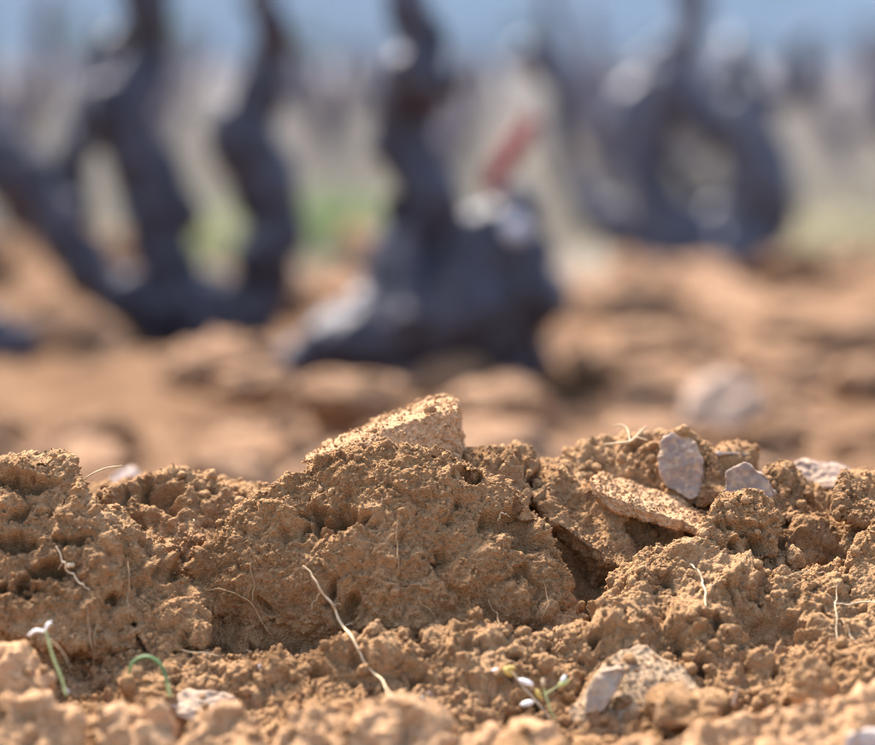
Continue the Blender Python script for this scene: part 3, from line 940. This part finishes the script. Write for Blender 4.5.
WD = min(surf_d(q[0], q[1], 1.37, 3) for q in [(500, 668), (515, 680), (530, 695), (543, 690), (545, 705), (560, 686)]) - 0.004
WDR = 1.5 - (1.5 - WD) / 0.62 - 1.262
e = weed = emp('flowering_weed', P(566, 740, 1.255 + WDR), 'small weed with white buds and yellowed stem at the bottom edge', 'weed')
stem_green = ptube('stem', wz([(568, 745, 1.255, 1.1), (556, 722, 1.258, 1.1), (547, 700, 1.262, 1.0), (545, 692, 1.264, 0.9)]), M_PGREEN, e)
stem_dry = ptube('stem', wz([(560, 735, 1.256, 0.9), (545, 712, 1.258, 1.0), (532, 697, 1.26, 1.0), (520, 683, 1.263, 0.9), (512, 672, 1.266, 0.8)]), M_ROOTP, e)
ptube('branch', wz([(546, 694, 1.263, 0.6), (553, 689, 1.265, 0.5), (559, 686, 1.266, 0.5)]), M_PGREEN, stem_green)
ptube('branch', wz([(545, 694, 1.263, 0.5), (544, 688, 1.264, 0.5), (543, 684, 1.264, 0.4)]), M_PGREEN, stem_green)
for (a, bb, w, mt, nm) in [((533, 685), (518, 679), 2.1, M_PETAL, 'petal'), ((534, 702), (520, 705), 2.3, M_PETAL, 'petal'), ((558, 686), (570, 680), 2.0, M_PGREEN, 'bud'), ((561, 682), (566, 675), 1.4, M_PETAL, 'petal'),
                           ((543, 686), (543, 678), 1.5, M_ROOTP, 'bud'), ((541, 699), (536, 689), 2.0, M_YEL, 'bud'), ((512, 676), (503, 667), 2.6, M_YEL, 'bud'), ((505, 668), (516, 668), 1.8, M_YEL, 'bud'), ((498, 669), (491, 671), 1.1, M_PETAL, 'petal'),
                           ((563, 728), (566, 719), 1.7, M_PETAL, 'petal'), ((564, 728), (572, 722), 1.6, M_PETAL, 'petal'), ((567, 738), (568, 728), 2.0, M_PGREEN, 'bud'), ((548, 730), (545, 725), 1.6, M_PETAL, 'petal')]:
    V, F = petal(P(a[0], a[1], 1.262 + WDR), P(bb[0], bb[1], 1.262 + WDR), w * 0.0008)
    part(nm, V, F, mt, stem_dry if a[0] < 541 and a[1] < 715 else stem_green)
e = emp('grass_sprout', P(736, 700, 1.28), 'short grey-green grass tip in front of the greyish clod', 'sprout', 'sprouts in the soil')
ptube('blade', [(733, 706, 1.285, 1.0), (735, 697, 1.288, 1.0), (739, 686, 1.29, 0.4)], M_STONE, e)

# ------------------------------------------------------------------ old vines
def vine_tubes(tubes, d, voxel, name, mat, parent, bark=1.0, label=None, fat=1.0):
    T = []
    for tb in tubes:
        pts = []
        rad = []
        for q in tb:
            dd = d + (q[3] if len(q) > 3 else 0.0)
            pts.append(P(q[0], q[1], dd))
            rad.append(q[2] * K * dd * fat)
        v, f = tube_np(pts, rad, 14, 5, 0.0)
        T.append((v, f))
    V, F = join(T)
    me = mesh_np('tmp', V, F, None)
    V, F, N = remesh(me, voxel)
    N = vnorm(V, F)
    Q = V * np.array([1, 1, 0.45])
    dd = bark * (0.024 * fbm(V / 0.16, 2, 301) + 0.020 * fbm(Q / 0.05, 3, 305) + 0.026 * (crumbs(Q / 0.075, 309) - 0.35))
    V = V + N * dd[:, None]
    return part(name, V, F, mat, parent, label)


GV = 'old bush vines behind the ridge'
e = emp('grapevine', P(430, 372, 3.8), 'thick dark bush vine with swollen foot behind the tilted slab', 'vine', GV)
main_trunk = vine_tubes([[(290, 366, 12), (312, 360, 26), (345, 346, 38), (390, 338, 40), (440, 325, 56), (490, 310, 62), (530, 300, 42), (552, 320, 26)],
            [(380, 372, 40, 0.02), (430, 375, 50, 0.02), (470, 362, 60, 0.05), (525, 345, 44)], [(470, 300, 62), (495, 245, 44), (508, 215, 32), (503, 190, 18), (499, 178, 10)],
            [(415, 320, 58), (408, 285, 42), (405, 250, 36), (416, 215, 36)], [(440, 255, 36, 0.05), (470, 250, 42), (505, 255, 46), (530, 280, 38)], [(355, 340, 28), (372, 318, 30), (392, 295, 30)]], 3.8, 0.007, 'trunk', M_BARK, e, 0.6)
main_arm = vine_tubes([[(412, 230, 34), (424, 198, 31), (410, 165, 26), (395, 130, 27), (400, 105, 29), (418, 75, 26), (428, 50, 20), (412, 22, 14), (402, -10, 13), (396, -60, 13), (410, -120, 11), (404, -190, 8)]], 3.8, 0.006, 'arm', M_BARK, e, fat=1.3)
vine_tubes([[(420, 80, 22), (442, 85, 18), (456, 78, 15), (461, 66, 9)]], 3.8, 0.005, 'spur', M_BARK, main_arm, 0.5)
vine_tubes([[(490, 192, 11), (500, 168, 11), (516, 146, 11), (534, 118, 10)]], 3.76, 0.004, 'cut_arm', M_RED, e, 0.25, 'red-brown cut arm stub')

vine_tubes([[(508, 236, 9), (516, 229, 13), (524, 221, 9)]], 3.66, 0.004, 'glint_knob', M_GLINT, main_trunk, 0.15)  # added knob; its pale colour stands in for the trunk's highlight
e = emp('grapevine', P(190, 332, 4.4), 'dark bush vine with three spreading arms on the left', 'vine', GV)
vine_tubes([[(105, 292, 26), (150, 303, 40), (190, 308, 46), (228, 314, 40), (258, 318, 30)], [(190, 330, 40, 0.05), (190, 350, 44, 0.05)]], 4.4, 0.007, 'trunk', M_BARK, e)
vine_tubes([[(190, 325, 30), (150, 308, 25), (105, 282, 22), (68, 245, 22), (35, 205, 25), (5, 165, 22), (-30, 110, 20), (-50, 30, 16), (-45, -60, 12)]], 4.4, 0.006, 'arm', M_BARK, e, fat=1.25)
vine_tubes([[(182, 322, 34), (172, 285, 28), (162, 250, 28), (160, 222, 32), (150, 185, 27), (135, 150, 20), (125, 110, 24), (140, 75, 20), (150, 30, 15), (146, -20, 13), (160, -90, 10)]], 4.4, 0.006, 'arm', M_BARK, e, fat=1.25)
vine_tubes([[(215, 328, 26), (248, 322, 22), (258, 290, 20), (270, 245, 25), (270, 205, 26), (256, 165, 22), (248, 125, 18), (254, 80, 16), (262, 25, 14), (262, -30, 13), (275, -100, 9)]], 4.4, 0.006, 'arm', M_BARK, e, fat=1.25)
vine_tubes([[(75, 240, 14), (72, 190, 14), (82, 140, 16), (92, 90, 15), (118, 45, 13), (148, 5, 12), (165, -50, 9)]], 4.6, 0.006, 'arm', M_BARK, e, fat=1.25)

e = emp('grapevine', P(-10, 368, 3.6), 'dark vine stump cut by the left edge of the picture', 'vine', GV)
vine_tubes([[(30, 350, 20), (10, 346, 26), (-30, 340, 34), (-70, 320, 34), (-90, 270, 32), (-95, 200, 28), (-115, 120, 24), (-110, 20, 18)], [(-40, 345, 32), (-50, 385, 36), (-55, 440, 36)]], 3.6, 0.006, 'trunk', M_BARK, e)
vine_tubes([[(-90, 240, 24), (-140, 190, 20), (-180, 110, 18), (-175, 20, 14)]], 3.6, 0.006, 'arm', M_BARK, e)

RD = 6.2
e = emp('grapevine', P(695, 275, RD), 'gnarled dark bush vine with looping arms at the right', 'vine', GV)
vine_tubes([[(640, 250, 24), (670, 245, 34), (710, 250, 34), (755, 250, 24)], [(690, 240, 38), (695, 275, 40)], [(690, 245, 36), (668, 212, 32), (655, 185, 26)]], RD, 0.010, 'trunk', M_BARKR, e)
vine_tubes([[(655, 248, 22), (615, 225, 18), (585, 200, 15), (565, 165, 14), (558, 120, 14), (555, 85, 15), (540, 58, 14), (520, 55, 10), (512, 72, 7)]], RD, 0.008, 'arm', M_BARKR, e, 0.7)
vine_tubes([[(665, 215, 28), (645, 170, 26), (640, 130, 26), (645, 95, 24), (668, 60, 20), (685, 32, 13), (688, -20, 9)]], RD, 0.008, 'arm', M_BARKR, e, fat=1.05)
vine_tubes([[(715, 250, 28), (735, 205, 25), (742, 170, 24), (728, 130, 25), (700, 105, 22), (672, 85, 18)]], RD, 0.008, 'arm', M_BARKR, e, fat=1.05)
vine_tubes([[(750, 255, 22), (778, 220, 17), (765, 180, 14), (748, 150, 15), (772, 110, 14), (800, 80, 11), (808, 30, 8)]], RD + 0.2, 0.008, 'arm', M_BARKR, e, fat=1.05)

vine_tubes([[(692, 245, 26), (706, 205, 20), (697, 170, 17), (712, 140, 15), (700, 118, 14)]], RD + 0.1, 0.008, 'arm', M_BARKR, e, fat=0.8)
vine_tubes([[(700, 190, 14), (680, 165, 13), (662, 150, 12)]], RD - 0.05, 0.007, 'spur', M_BARKR, e, 0.6)
vine_tubes([[(735, 240, 26), (760, 195, 22), (770, 150, 20), (752, 115, 20), (730, 80, 16), (735, 40, 10)]], RD + 0.25, 0.008, 'arm', M_BARKR, e)

# far vines: three kinds, copied along the rows
def make_far_vine(label, kind):
    rs = np.random.default_rng(40 + kind)
    e = emp('grapevine', (0, 0, 0), label, 'vine', 'blurred vines of the far rows')
    T = []
    v, f = tube_np([(0, 0, -0.05), (0.02, 0, 0.08), (-0.02, 0.01, 0.2), (0.0, 0, 0.3)], [0.13, 0.1, 0.09, 0.1], 10, 4)
    V, F, N = remesh(mesh_np('tmp', v, f, None), 0.014)
    N = vnorm(V, F)
    V = V + N * (0.02 * fbm(V / 0.1, 3, kind))[:, None]
    part('trunk', V, F, M_BARKF, e)
    for k in range(4 + kind % 2):
        a = k * 2 * math.pi / (4 + kind % 2) + rs.uniform(-.3, .3)
        h = rs.uniform(0.35, 0.6)
        s = rs.uniform(0.16, 0.3)
        pts = [(0, 0, 0.24), (math.cos(a) * s * 0.6, math.sin(a) * s * 0.6, 0.34), (math.cos(a) * s, math.sin(a) * s, 0.3 + h * 0.4),
               (math.cos(a) * s * 1.25 + rs.uniform(-.06, .06), math.sin(a) * s * 1.2, 0.3 + h * 0.75), (math.cos(a) * s * 1.2, math.sin(a) * s * 1.3, 0.32 + h)]
        v, f = tube_np(pts, [0.06, 0.055, 0.045, 0.035, 0.018], 8, 5)
        v = v + 0.012 * np.stack([perlin(v / 0.06, 3), perlin(v / 0.06, 4), perlin(v / 0.06, 5)], 1)
        part('arm', v, f, M_BARKF, e)
    return e


def dup(root, loc, rz, sc, label=None):
    r = root.copy()
    C.objects.link(r)
    r.location = loc
    r.rotation_euler = (0, 0, rz)
    r.scale = (sc, sc, sc)
    if label:
        r['label'] = label
    for ch in list(root.children):
        c = ch.copy()
        C.objects.link(c)
        c.parent = r
    return r


protos = [make_far_vine('out-of-focus dark vine standing in the far rows of the straw field', k) for k in range(3)]
spots = []
rows = [(9.6, 1.7), (11.6, 1.7), (13.8, 1.7), (16.2, 1.8), (19.0, 1.9), (23.0, 2.0), (28.0, 2.1), (34.0, 2.2), (42.0, 2.4), (52.0, 2.6)]
random.seed(4)
for yy, st in rows:
    half = yy * K * 437 + 1.6
    xx = -half + random.uniform(0, 0.8)
    while xx < half:
        spots.append((xx + random.uniform(-.12, .12), yy + random.uniform(-.25, .25)))
        xx += st * random.uniform(0.8, 1.25)
for i, (sx_, sy_) in enumerate(spots):
    if 7.5 < sy_ < 9.5 and -0.35 < sx_ < 0.35:
        continue
    zz = float(ground_z(np.array([sx_]), np.array([sy_]))[0])
    if i < 3:
        o = protos[i]
        o.location = (sx_, sy_, zz)
        o.rotation_euler = (0, 0, random.uniform(0, 6))
    else:
        dup(protos[i % 3], (sx_, sy_, zz), random.uniform(0, 6.28), random.uniform(0.7, 0.95))

# ------------------------------------------------------------------ blurred clods between the ridge and the vines
def ico(sub):
    bm = bmesh.new()
    bmesh.ops.create_icosphere(bm, subdivisions=sub, radius=1.0)
    V = np.array([v.co[:] for v in bm.verts], np.float32)
    F = np.array([[v.index for v in f.verts] for f in bm.faces], np.int32)
    bm.free()
    return V, F


clod_meshes = []
for k in range(6):
    V, F = ico(5)
    V = V * np.array([1.25, 1.0, 0.7]) * (1 + 0.32 * fbm(V / 0.9 + k * 7, 3, 400 + k)[:, None])
    n = V / np.linalg.norm(V, axis=1)[:, None]
    V = V + n * (0.12 * crumbs(V / 0.5 + k, 410 + k) + 0.22 * blocks(V / 0.6 + k, 415 + k) + 0.10 * fbm(V / 0.22, 3, 420 + k))[:, None]
    clod_meshes.append(mesh_np('tilled_clod', V, F, M_SOILB))
random.seed(9)
special = [  # px, py(top-ish centre), d, r, mat override, label
    (350, 388, 3.1, 0.060, 'flat pale clod just below the foot of the thick dark vine'),
    (215, 355, 3.5, 0.070, 'rounded pale clod below the foot of the left vine'),
    (255, 378, 3.0, 0.045, 'dark-sided blurred clod left of the flat pale clod'),
    (640, 350, 3.8, 0.110, 'wide blurred soil block with dark shadow under it at the right'),
    (500, 395, 3.0, 0.055, 'blurred clod right of the foot of the thick dark vine'),
    (820, 330, 4.0, 0.120, 'big blurred soil bank clod near the right edge'),
    (60, 330, 4.2, 0.10, 'blurred soil clod behind the vine stump at the left edge')]
for (px, py, d, r, lab) in special:
    c = P(px, py, d)
    r *= 0.8
    o = link('tilled_clod', clod_meshes[len(lab) % 6], loc=c - np.array([0, 0, 0.3 * r]))
    o.scale = (r, r, r * 0.8)
    o.rotation_euler = (0, 0, random.uniform(0, 6.28))
    put(o, lab, 'soil clod', 'blurred clods between the ridge and the vines')
pst = stone('blurred pale lavender stone on the tilled soil at the right', plate([(678, 424), (690, 386), (722, 372), (755, 384), (766, 412), (740, 430)], 2.9, 0.1, 0.8), M_STONE, voxel=0.006, amp=2.5)
for k in range(260):
    d = 2.25 * (6.3 / 2.25) ** random.random()
    px = random.uniform(-260, 1135)
    xw = (px - 437.5) * K * d
    r = random.choice([0.015, 0.018, 0.022, 0.028, 0.035, 0.05]) * (0.8 + 0.12 * d)
    zz = float(ground_z(np.array([xw]), np.array([d]))[0])
    o = link('tilled_clod', clod_meshes[k % 6], loc=(xw, d, zz + 0.2 * r))
    fl = 0.45 if k % 4 == 0 else random.uniform(0.7, 1.1)
    o.scale = (r * random.uniform(0.8, 1.3), r, r * fl)
    o.rotation_euler = (random.uniform(-.4, .4), random.uniform(-.4, .4), random.uniform(0, 6.28))
    zone = 'left vine' if px < 290 else ('thick centre vine' if px < 590 else 'right-hand vine')
    where = 'just behind the ridge, before the ' if d < 3.2 else 'on tilled ground by the '
    put(o, 'blurred %s soil clod %s%s' % ('flat' if fl == 0.45 else 'rounded', where, zone), 'soil clod', 'blurred clods between the ridge and the vines')

# ------------------------------------------------------------------ loose crumbs on the ridge
i1, i2 = np.searchsorted(ry, 1.28), np.searchsorted(ry, 1.64)
j1, j2 = np.searchsorted(rx, -0.33), np.searchsorted(rx, 0.33)
sel = (np.arange(ny)[:, None] * nx + np.arange(nx)[None, :])[i1:i2, j1:j2].ravel()
PV = [RV[sel]]
PN = [RN[sel]]
W = [np.full(len(sel), 1.0)]
for v, n, wt in SURF:
    PV.append(v)
    PN.append(n)
    W.append(np.clip(n[:, 2] * 1.2 + 0.25, 0.02, 1.0) * wt)
PV = np.vstack(PV)
PN = np.vstack(PN)
W = np.concatenate(W)
W *= np.clip(PN[:, 2] * 1.5 + 0.3, 0.03, 1) * (0.15 + sstep(perlin(PV / 0.03, 501), -0.2, 0.4))
W /= W.sum()
CW = np.cumsum(W)


def pick(n):
    return np.searchsorted(CW, RNG.random(n)).clip(0, len(CW) - 1)


def rot_batch(n):
    q = RNG.normal(size=(n, 4))
    q /= np.linalg.norm(q, axis=1)[:, None]
    w, x, y, z = q.T
    return np.stack([np.stack([1 - 2 * (y * y + z * z), 2 * (x * y - z * w), 2 * (x * z + y * w)], 1),
                     np.stack([2 * (x * y + z * w), 1 - 2 * (x * x + z * z), 2 * (y * z - x * w)], 1),
                     np.stack([2 * (x * z - y * w), 2 * (y * z + x * w), 1 - 2 * (x * x + y * y)], 1)], 1)


def crumb_cloud(n, r0, r1, sub, seed, pw=2.0):
    k = pick(n)
    r = r0 * ((r1 / r0) ** (RNG.random(n) ** pw))
    V0, F0 = ico(sub)
    Vs = []
    Fs = []
    nvar = 6
    for v in range(nvar):
        base = V0 * (1 + 0.42 * fbm(V0 / 0.9 + v * 5, 2, seed + v)[:, None])
        ids = np.arange(v, n, nvar)
        R = rot_batch(len(ids))
        S = RNG.uniform(0.75, 1.25, size=(len(ids), 1, 3))
        pts = np.einsum('nij,nkj->nki', R, base[None] * S) * r[ids][:, None, None]
        pts = pts + (PV[k[ids]] + PN[k[ids]] * (r[ids] * 0.35)[:, None])[:, None, :]
        o = sum(len(q) for q in Vs)
        Vs.append(pts.reshape(-1, 3))
        Fs.append((F0[None] + (np.arange(len(ids)) * len(V0))[:, None, None]).reshape(-1, 3) + o)
    return np.vstack(Vs), np.vstack(Fs)


a = crumb_cloud(4200, 0.0011, 0.0034, 2, 601)
b_ = crumb_cloud(13000, 0.0005, 0.0012, 1, 631)
W = np.concatenate([np.zeros(len(sel))] + [(-(n[:, 1]) * 0.6 + n[:, 2]).clip(0.02, 1) for v, n, wt in SURF])
W *= 0.2 + sstep(perlin(PV / 0.02, 503), -0.3, 0.3)
CW = np.cumsum(W / W.sum())
c_ = crumb_cloud(14000, 0.0004, 0.0010, 1, 641, 1.5)
Vc, Fc = join([a, b_, c_])
put(link('soil_crumbs', mesh_np('soil_crumbs', Vc, Fc, M_SOIL)), 'countless fine tan soil crumbs strewn over the ridge', 'soil crumbs', kind='stuff')

crumb_meshes = []
for k in range(6):
    V, F = ico(4)
    V = V * (1 + 0.38 * fbm(V / 0.9 + k * 3, 3, 650 + k)[:, None])
    n = V / np.linalg.norm(V, axis=1)[:, None]
    V = V + n * (0.22 * crumbs(V / 0.55 + k, 660 + k) + 0.08 * fbm(V / 0.15, 2, 670 + k))[:, None]
    crumb_meshes.append(mesh_np('soil_crumb', V * 0.8, F, M_SOIL))
CW = np.cumsum(np.full(len(sel), 1.0 / len(sel)))
kk = pick(150)
kk = np.where(kk < len(sel), kk, RNG.integers(0, len(sel), len(kk)))
for i, k in enumerate(kk):
    r = 0.0034 * (2.1 ** random.random())
    p = PV[k] + PN[k] * r * 0.3
    o = link('soil_crumb', crumb_meshes[i % 6], loc=p)
    o.scale = (r * random.uniform(.8, 1.3), r * random.uniform(.8, 1.2), r * random.uniform(.8, 1.1))
    o.rotation_euler = (random.uniform(0, 6), random.uniform(0, 6), random.uniform(0, 6))
    put(o, 'small loose round soil crumb lying on the tan ridge', 'soil crumb', 'loose crumbs on the ridge')

# a little litter: pebbles and bits of straw
random.seed(17)
pm = []
for k in range(4):
    V, F = ico(3)
    V = V * np.array([1.2, 0.9, 0.7]) * (1 + 0.35 * fbm(V / 1.1 + k * 3, 2, 690 + k)[:, None])
    pm.append(mesh_np('pebble', V, F, M_STONE if k % 2 else M_PALE, smooth=False))
for i, k in enumerate(RNG.integers(0, len(sel), 26)):
    r = 0.0013 * (2.6 ** random.random())
    o = link('pebble', pm[i % 4], loc=PV[k] + PN[k] * r * 0.2)
    o.scale = (r, r, r)
    o.rotation_euler = (random.uniform(0, 6), random.uniform(0, 6), random.uniform(0, 6))
    put(o, 'tiny grey angular pebble among the soil crumbs', 'pebble', 'tiny pebbles on the ridge')
for i, k in enumerate(RNG.integers(0, len(sel), 22)):
    c = PV[k] + np.array([0, -0.0012, 0.0016])
    a = random.uniform(0, 6.28)
    L = random.uniform(0.004, 0.012)
    dv = np.array([math.cos(a), math.sin(a) * 0.6, random.uniform(-.25, .35)]) * L
    v, f = tube_np([-dv, -dv * 0.2 + np.array([0, 0, 0.0012]), dv * 0.4, dv + np.array([0, 0, 0.001])], [0.0002, 0.00035, 0.0003, 0.00015], 5, 4, 0.0006, i)
    o = link('straw_bit', mesh_np('straw_bit', v, f, [M_ROOT, M_ROOTP, M_ROOTB][i % 3]), loc=c)
    put(o, 'short dry straw bit lying loose on the crumbly ridge', 'straw', 'loose straw bits on the ridge')

# ------------------------------------------------------------------ straw grass, green patch, far trees
def blades(n, fx, h0, h1, w0, name, label, mat, cat, seed):
    r = np.random.default_rng(seed)
    x, y = fx(r, n)
    z = ground_z(x.astype(np.float32), y.astype(np.float32))
    h = r.uniform(h0, h1, n)
    w = w0 * r.uniform(0.6, 1.3, n)
    az = r.uniform(0, 2 * np.pi, n)
    la = r.uniform(0, 2 * np.pi, n)
    ln = r.uniform(0.1, 0.9, n) * h
    s = np.stack([np.cos(az) * w, np.sin(az) * w, 0 * w], 1)
    p = np.stack([x, y, z - 0.01], 1)
    m1 = p + np.stack([np.cos(la) * ln * 0.3, np.sin(la) * ln * 0.3, h * 0.55], 1)
    t1 = p + np.stack([np.cos(la) * ln, np.sin(la) * ln, h * (1 - 0.3 * ln / h)], 1)
    V = np.stack([p - s, p + s, m1 + s * 0.8, m1 - s * 0.8, t1 + s * 0.15, t1 - s * 0.15], 1).reshape(-1, 3)
    o = (np.arange(n) * 6)[:, None]
    F = np.concatenate([o + np.array([0, 1, 2, 3]), o + np.array([3, 2, 4, 5])])
    put(link(name, mesh_np(name, V, F, mat)), label, cat, kind='stuff')


def field(r, n):
    y = 6.9 * (45 / 6.9) ** r.random(n)
    keep = perlin(np.stack([y * 0.7, y * 0, y * 0], 1).astype(np.float32), 8)
    x = r.uniform(-1, 1, n) * (y * K * 437 + 3.2)
    y = y + 0.35 * np.sin(x * 1.7)
    return x, y


blades(42000, field, 0.07, 0.26, 0.0045, 'dry_grass', 'dry straw-coloured grass covering the field between the far vines', M_STRAW, 'grass', 21)
gp = P(335, 245, 7.6)
blades(800, lambda r, n: (gp[0] + r.normal(0, 0.13, n), gp[1] + r.normal(0, 0.3, n)), 0.06, 0.2, 0.006, 'green_grass', 'small patch of fresh green grass left of the thick vine', M_GRASS, 'grass', 22)


gq = P(210, 262, 7.3)
blades(500, lambda r, n: (gq[0] + r.normal(0, 0.10, n), gq[1] + r.normal(0, 0.3, n)), 0.05, 0.16, 0.006, 'pale_grass', 'pale yellow-green grass tuft between the arms of the left vine', M_PGREEN, 'grass', 23)
gr_ = P(835, 262, 7.2)
blades(900, lambda r, n: (gr_[0] + r.normal(0, 0.22, n), gr_[1] + r.normal(0, 0.3, n)), 0.05, 0.18, 0.006, 'pale_grass', 'pale yellow grass patch right of the gnarled right-hand vine', M_PSTRAW, 'grass', 24)


def make_tree(label, kind, H):
    rs = np.random.default_rng(70 + kind)
    e = emp('tree', (0, 0, 0), label, 'tree', 'trees at the far edge of the field')
    T = [tube_np([(0, 0, -0.3), (0.1, 0, H * 0.25), (0, 0.1, H * 0.5), (0.1, 0, H * 0.85)], [H * .035, H * .028, H * .02, H * .006], 8, 3)]
    for k in range(7):
        a = k * 2.4
        z0 = H * rs.uniform(.28, .6)
        s = H * rs.uniform(.2, .33)
        T.append(tube_np([(0.05, 0.03, z0), (math.cos(a) * s * .5, math.sin(a) * s * .5, z0 + H * .1), (math.cos(a) * s, math.sin(a) * s, z0 + H * .2)], [H * .014, H * .009, H * .003], 6, 3))
    v, f = join(T)
    part('trunk', v, f, M_TRUNK, e)
    n = 1500
    cl = rs.normal(size=(26, 3))
    cl /= np.linalg.norm(cl, axis=1)[:, None]
    cl = cl * (rs.random((26, 1)) ** .4) * np.array([.30, .30, .30]) * H + np.array([0, 0, .64 * H])
    c = cl[rs.integers(0, 26, n)] + rs.normal(size=(n, 3)) * H * .055
    s = H * .022 * rs.uniform(.6, 1.4, (n, 1, 1))
    R = np.stack([np.linalg.qr(rs.normal(size=(3, 3)))[0] for _ in range(n)])
    q = np.array([[-1, -.6, 0], [1, -.6, .2], [1, .6, 0], [-1, .6, .2]])
    v = np.einsum('nij,kj->nki', R, q) * s + c[:, None]
    f = np.arange(n * 4).reshape(n, 4)
    part('crown', v.reshape(-1, 3), f, M_LEAF, e)
    return e


tp = [make_tree('blurred green tree in the line at the far edge of the field', k, 3.6 + 0.6 * k) for k in range(3)]
random.seed(3)
for i in range(9):
    d = random.uniform(150, 330)
    px = -30 + i * 112 + random.uniform(-12, 12)
    loc = ((px - 437.5) * K * d, d, float(ground_z(np.array([(px - 437.5) * K * d]), np.array([d]))[0]))
    if i < 3:
        tp[i].location = loc
    else:
        dup(tp[i % 3], loc, random.uniform(0, 6), random.uniform(0.6, 1.0))

# ------------------------------------------------------------------ the air
bm = bmesh.new()
bmesh.ops.create_cube(bm, size=1.0)
hm = bpy.data.meshes.new('haze')
bm.to_mesh(hm)
bm.free()
haze = link('haze', hm, loc=(0, 2900, 335))
haze.scale = (7400, 6700, 750)
mh = bpy.data.materials.new('haze_air')
mh.use_nodes = True
nt = mh.node_tree
for n in list(nt.nodes):
    nt.nodes.remove(n)
ho = nt.nodes.new('ShaderNodeOutputMaterial')
pv = nt.nodes.new('ShaderNodeVolumePrincipled')
pv.inputs['Color'].default_value = (0.46, 0.64, 0.94, 1)
pv.inputs['Density'].default_value = 0.00013
nt.links.new(pv.outputs['Volume'], ho.inputs['Volume'])
hm.materials.append(mh)
put(haze, 'pale blue haze over the distant hills', 'haze', kind='stuff')
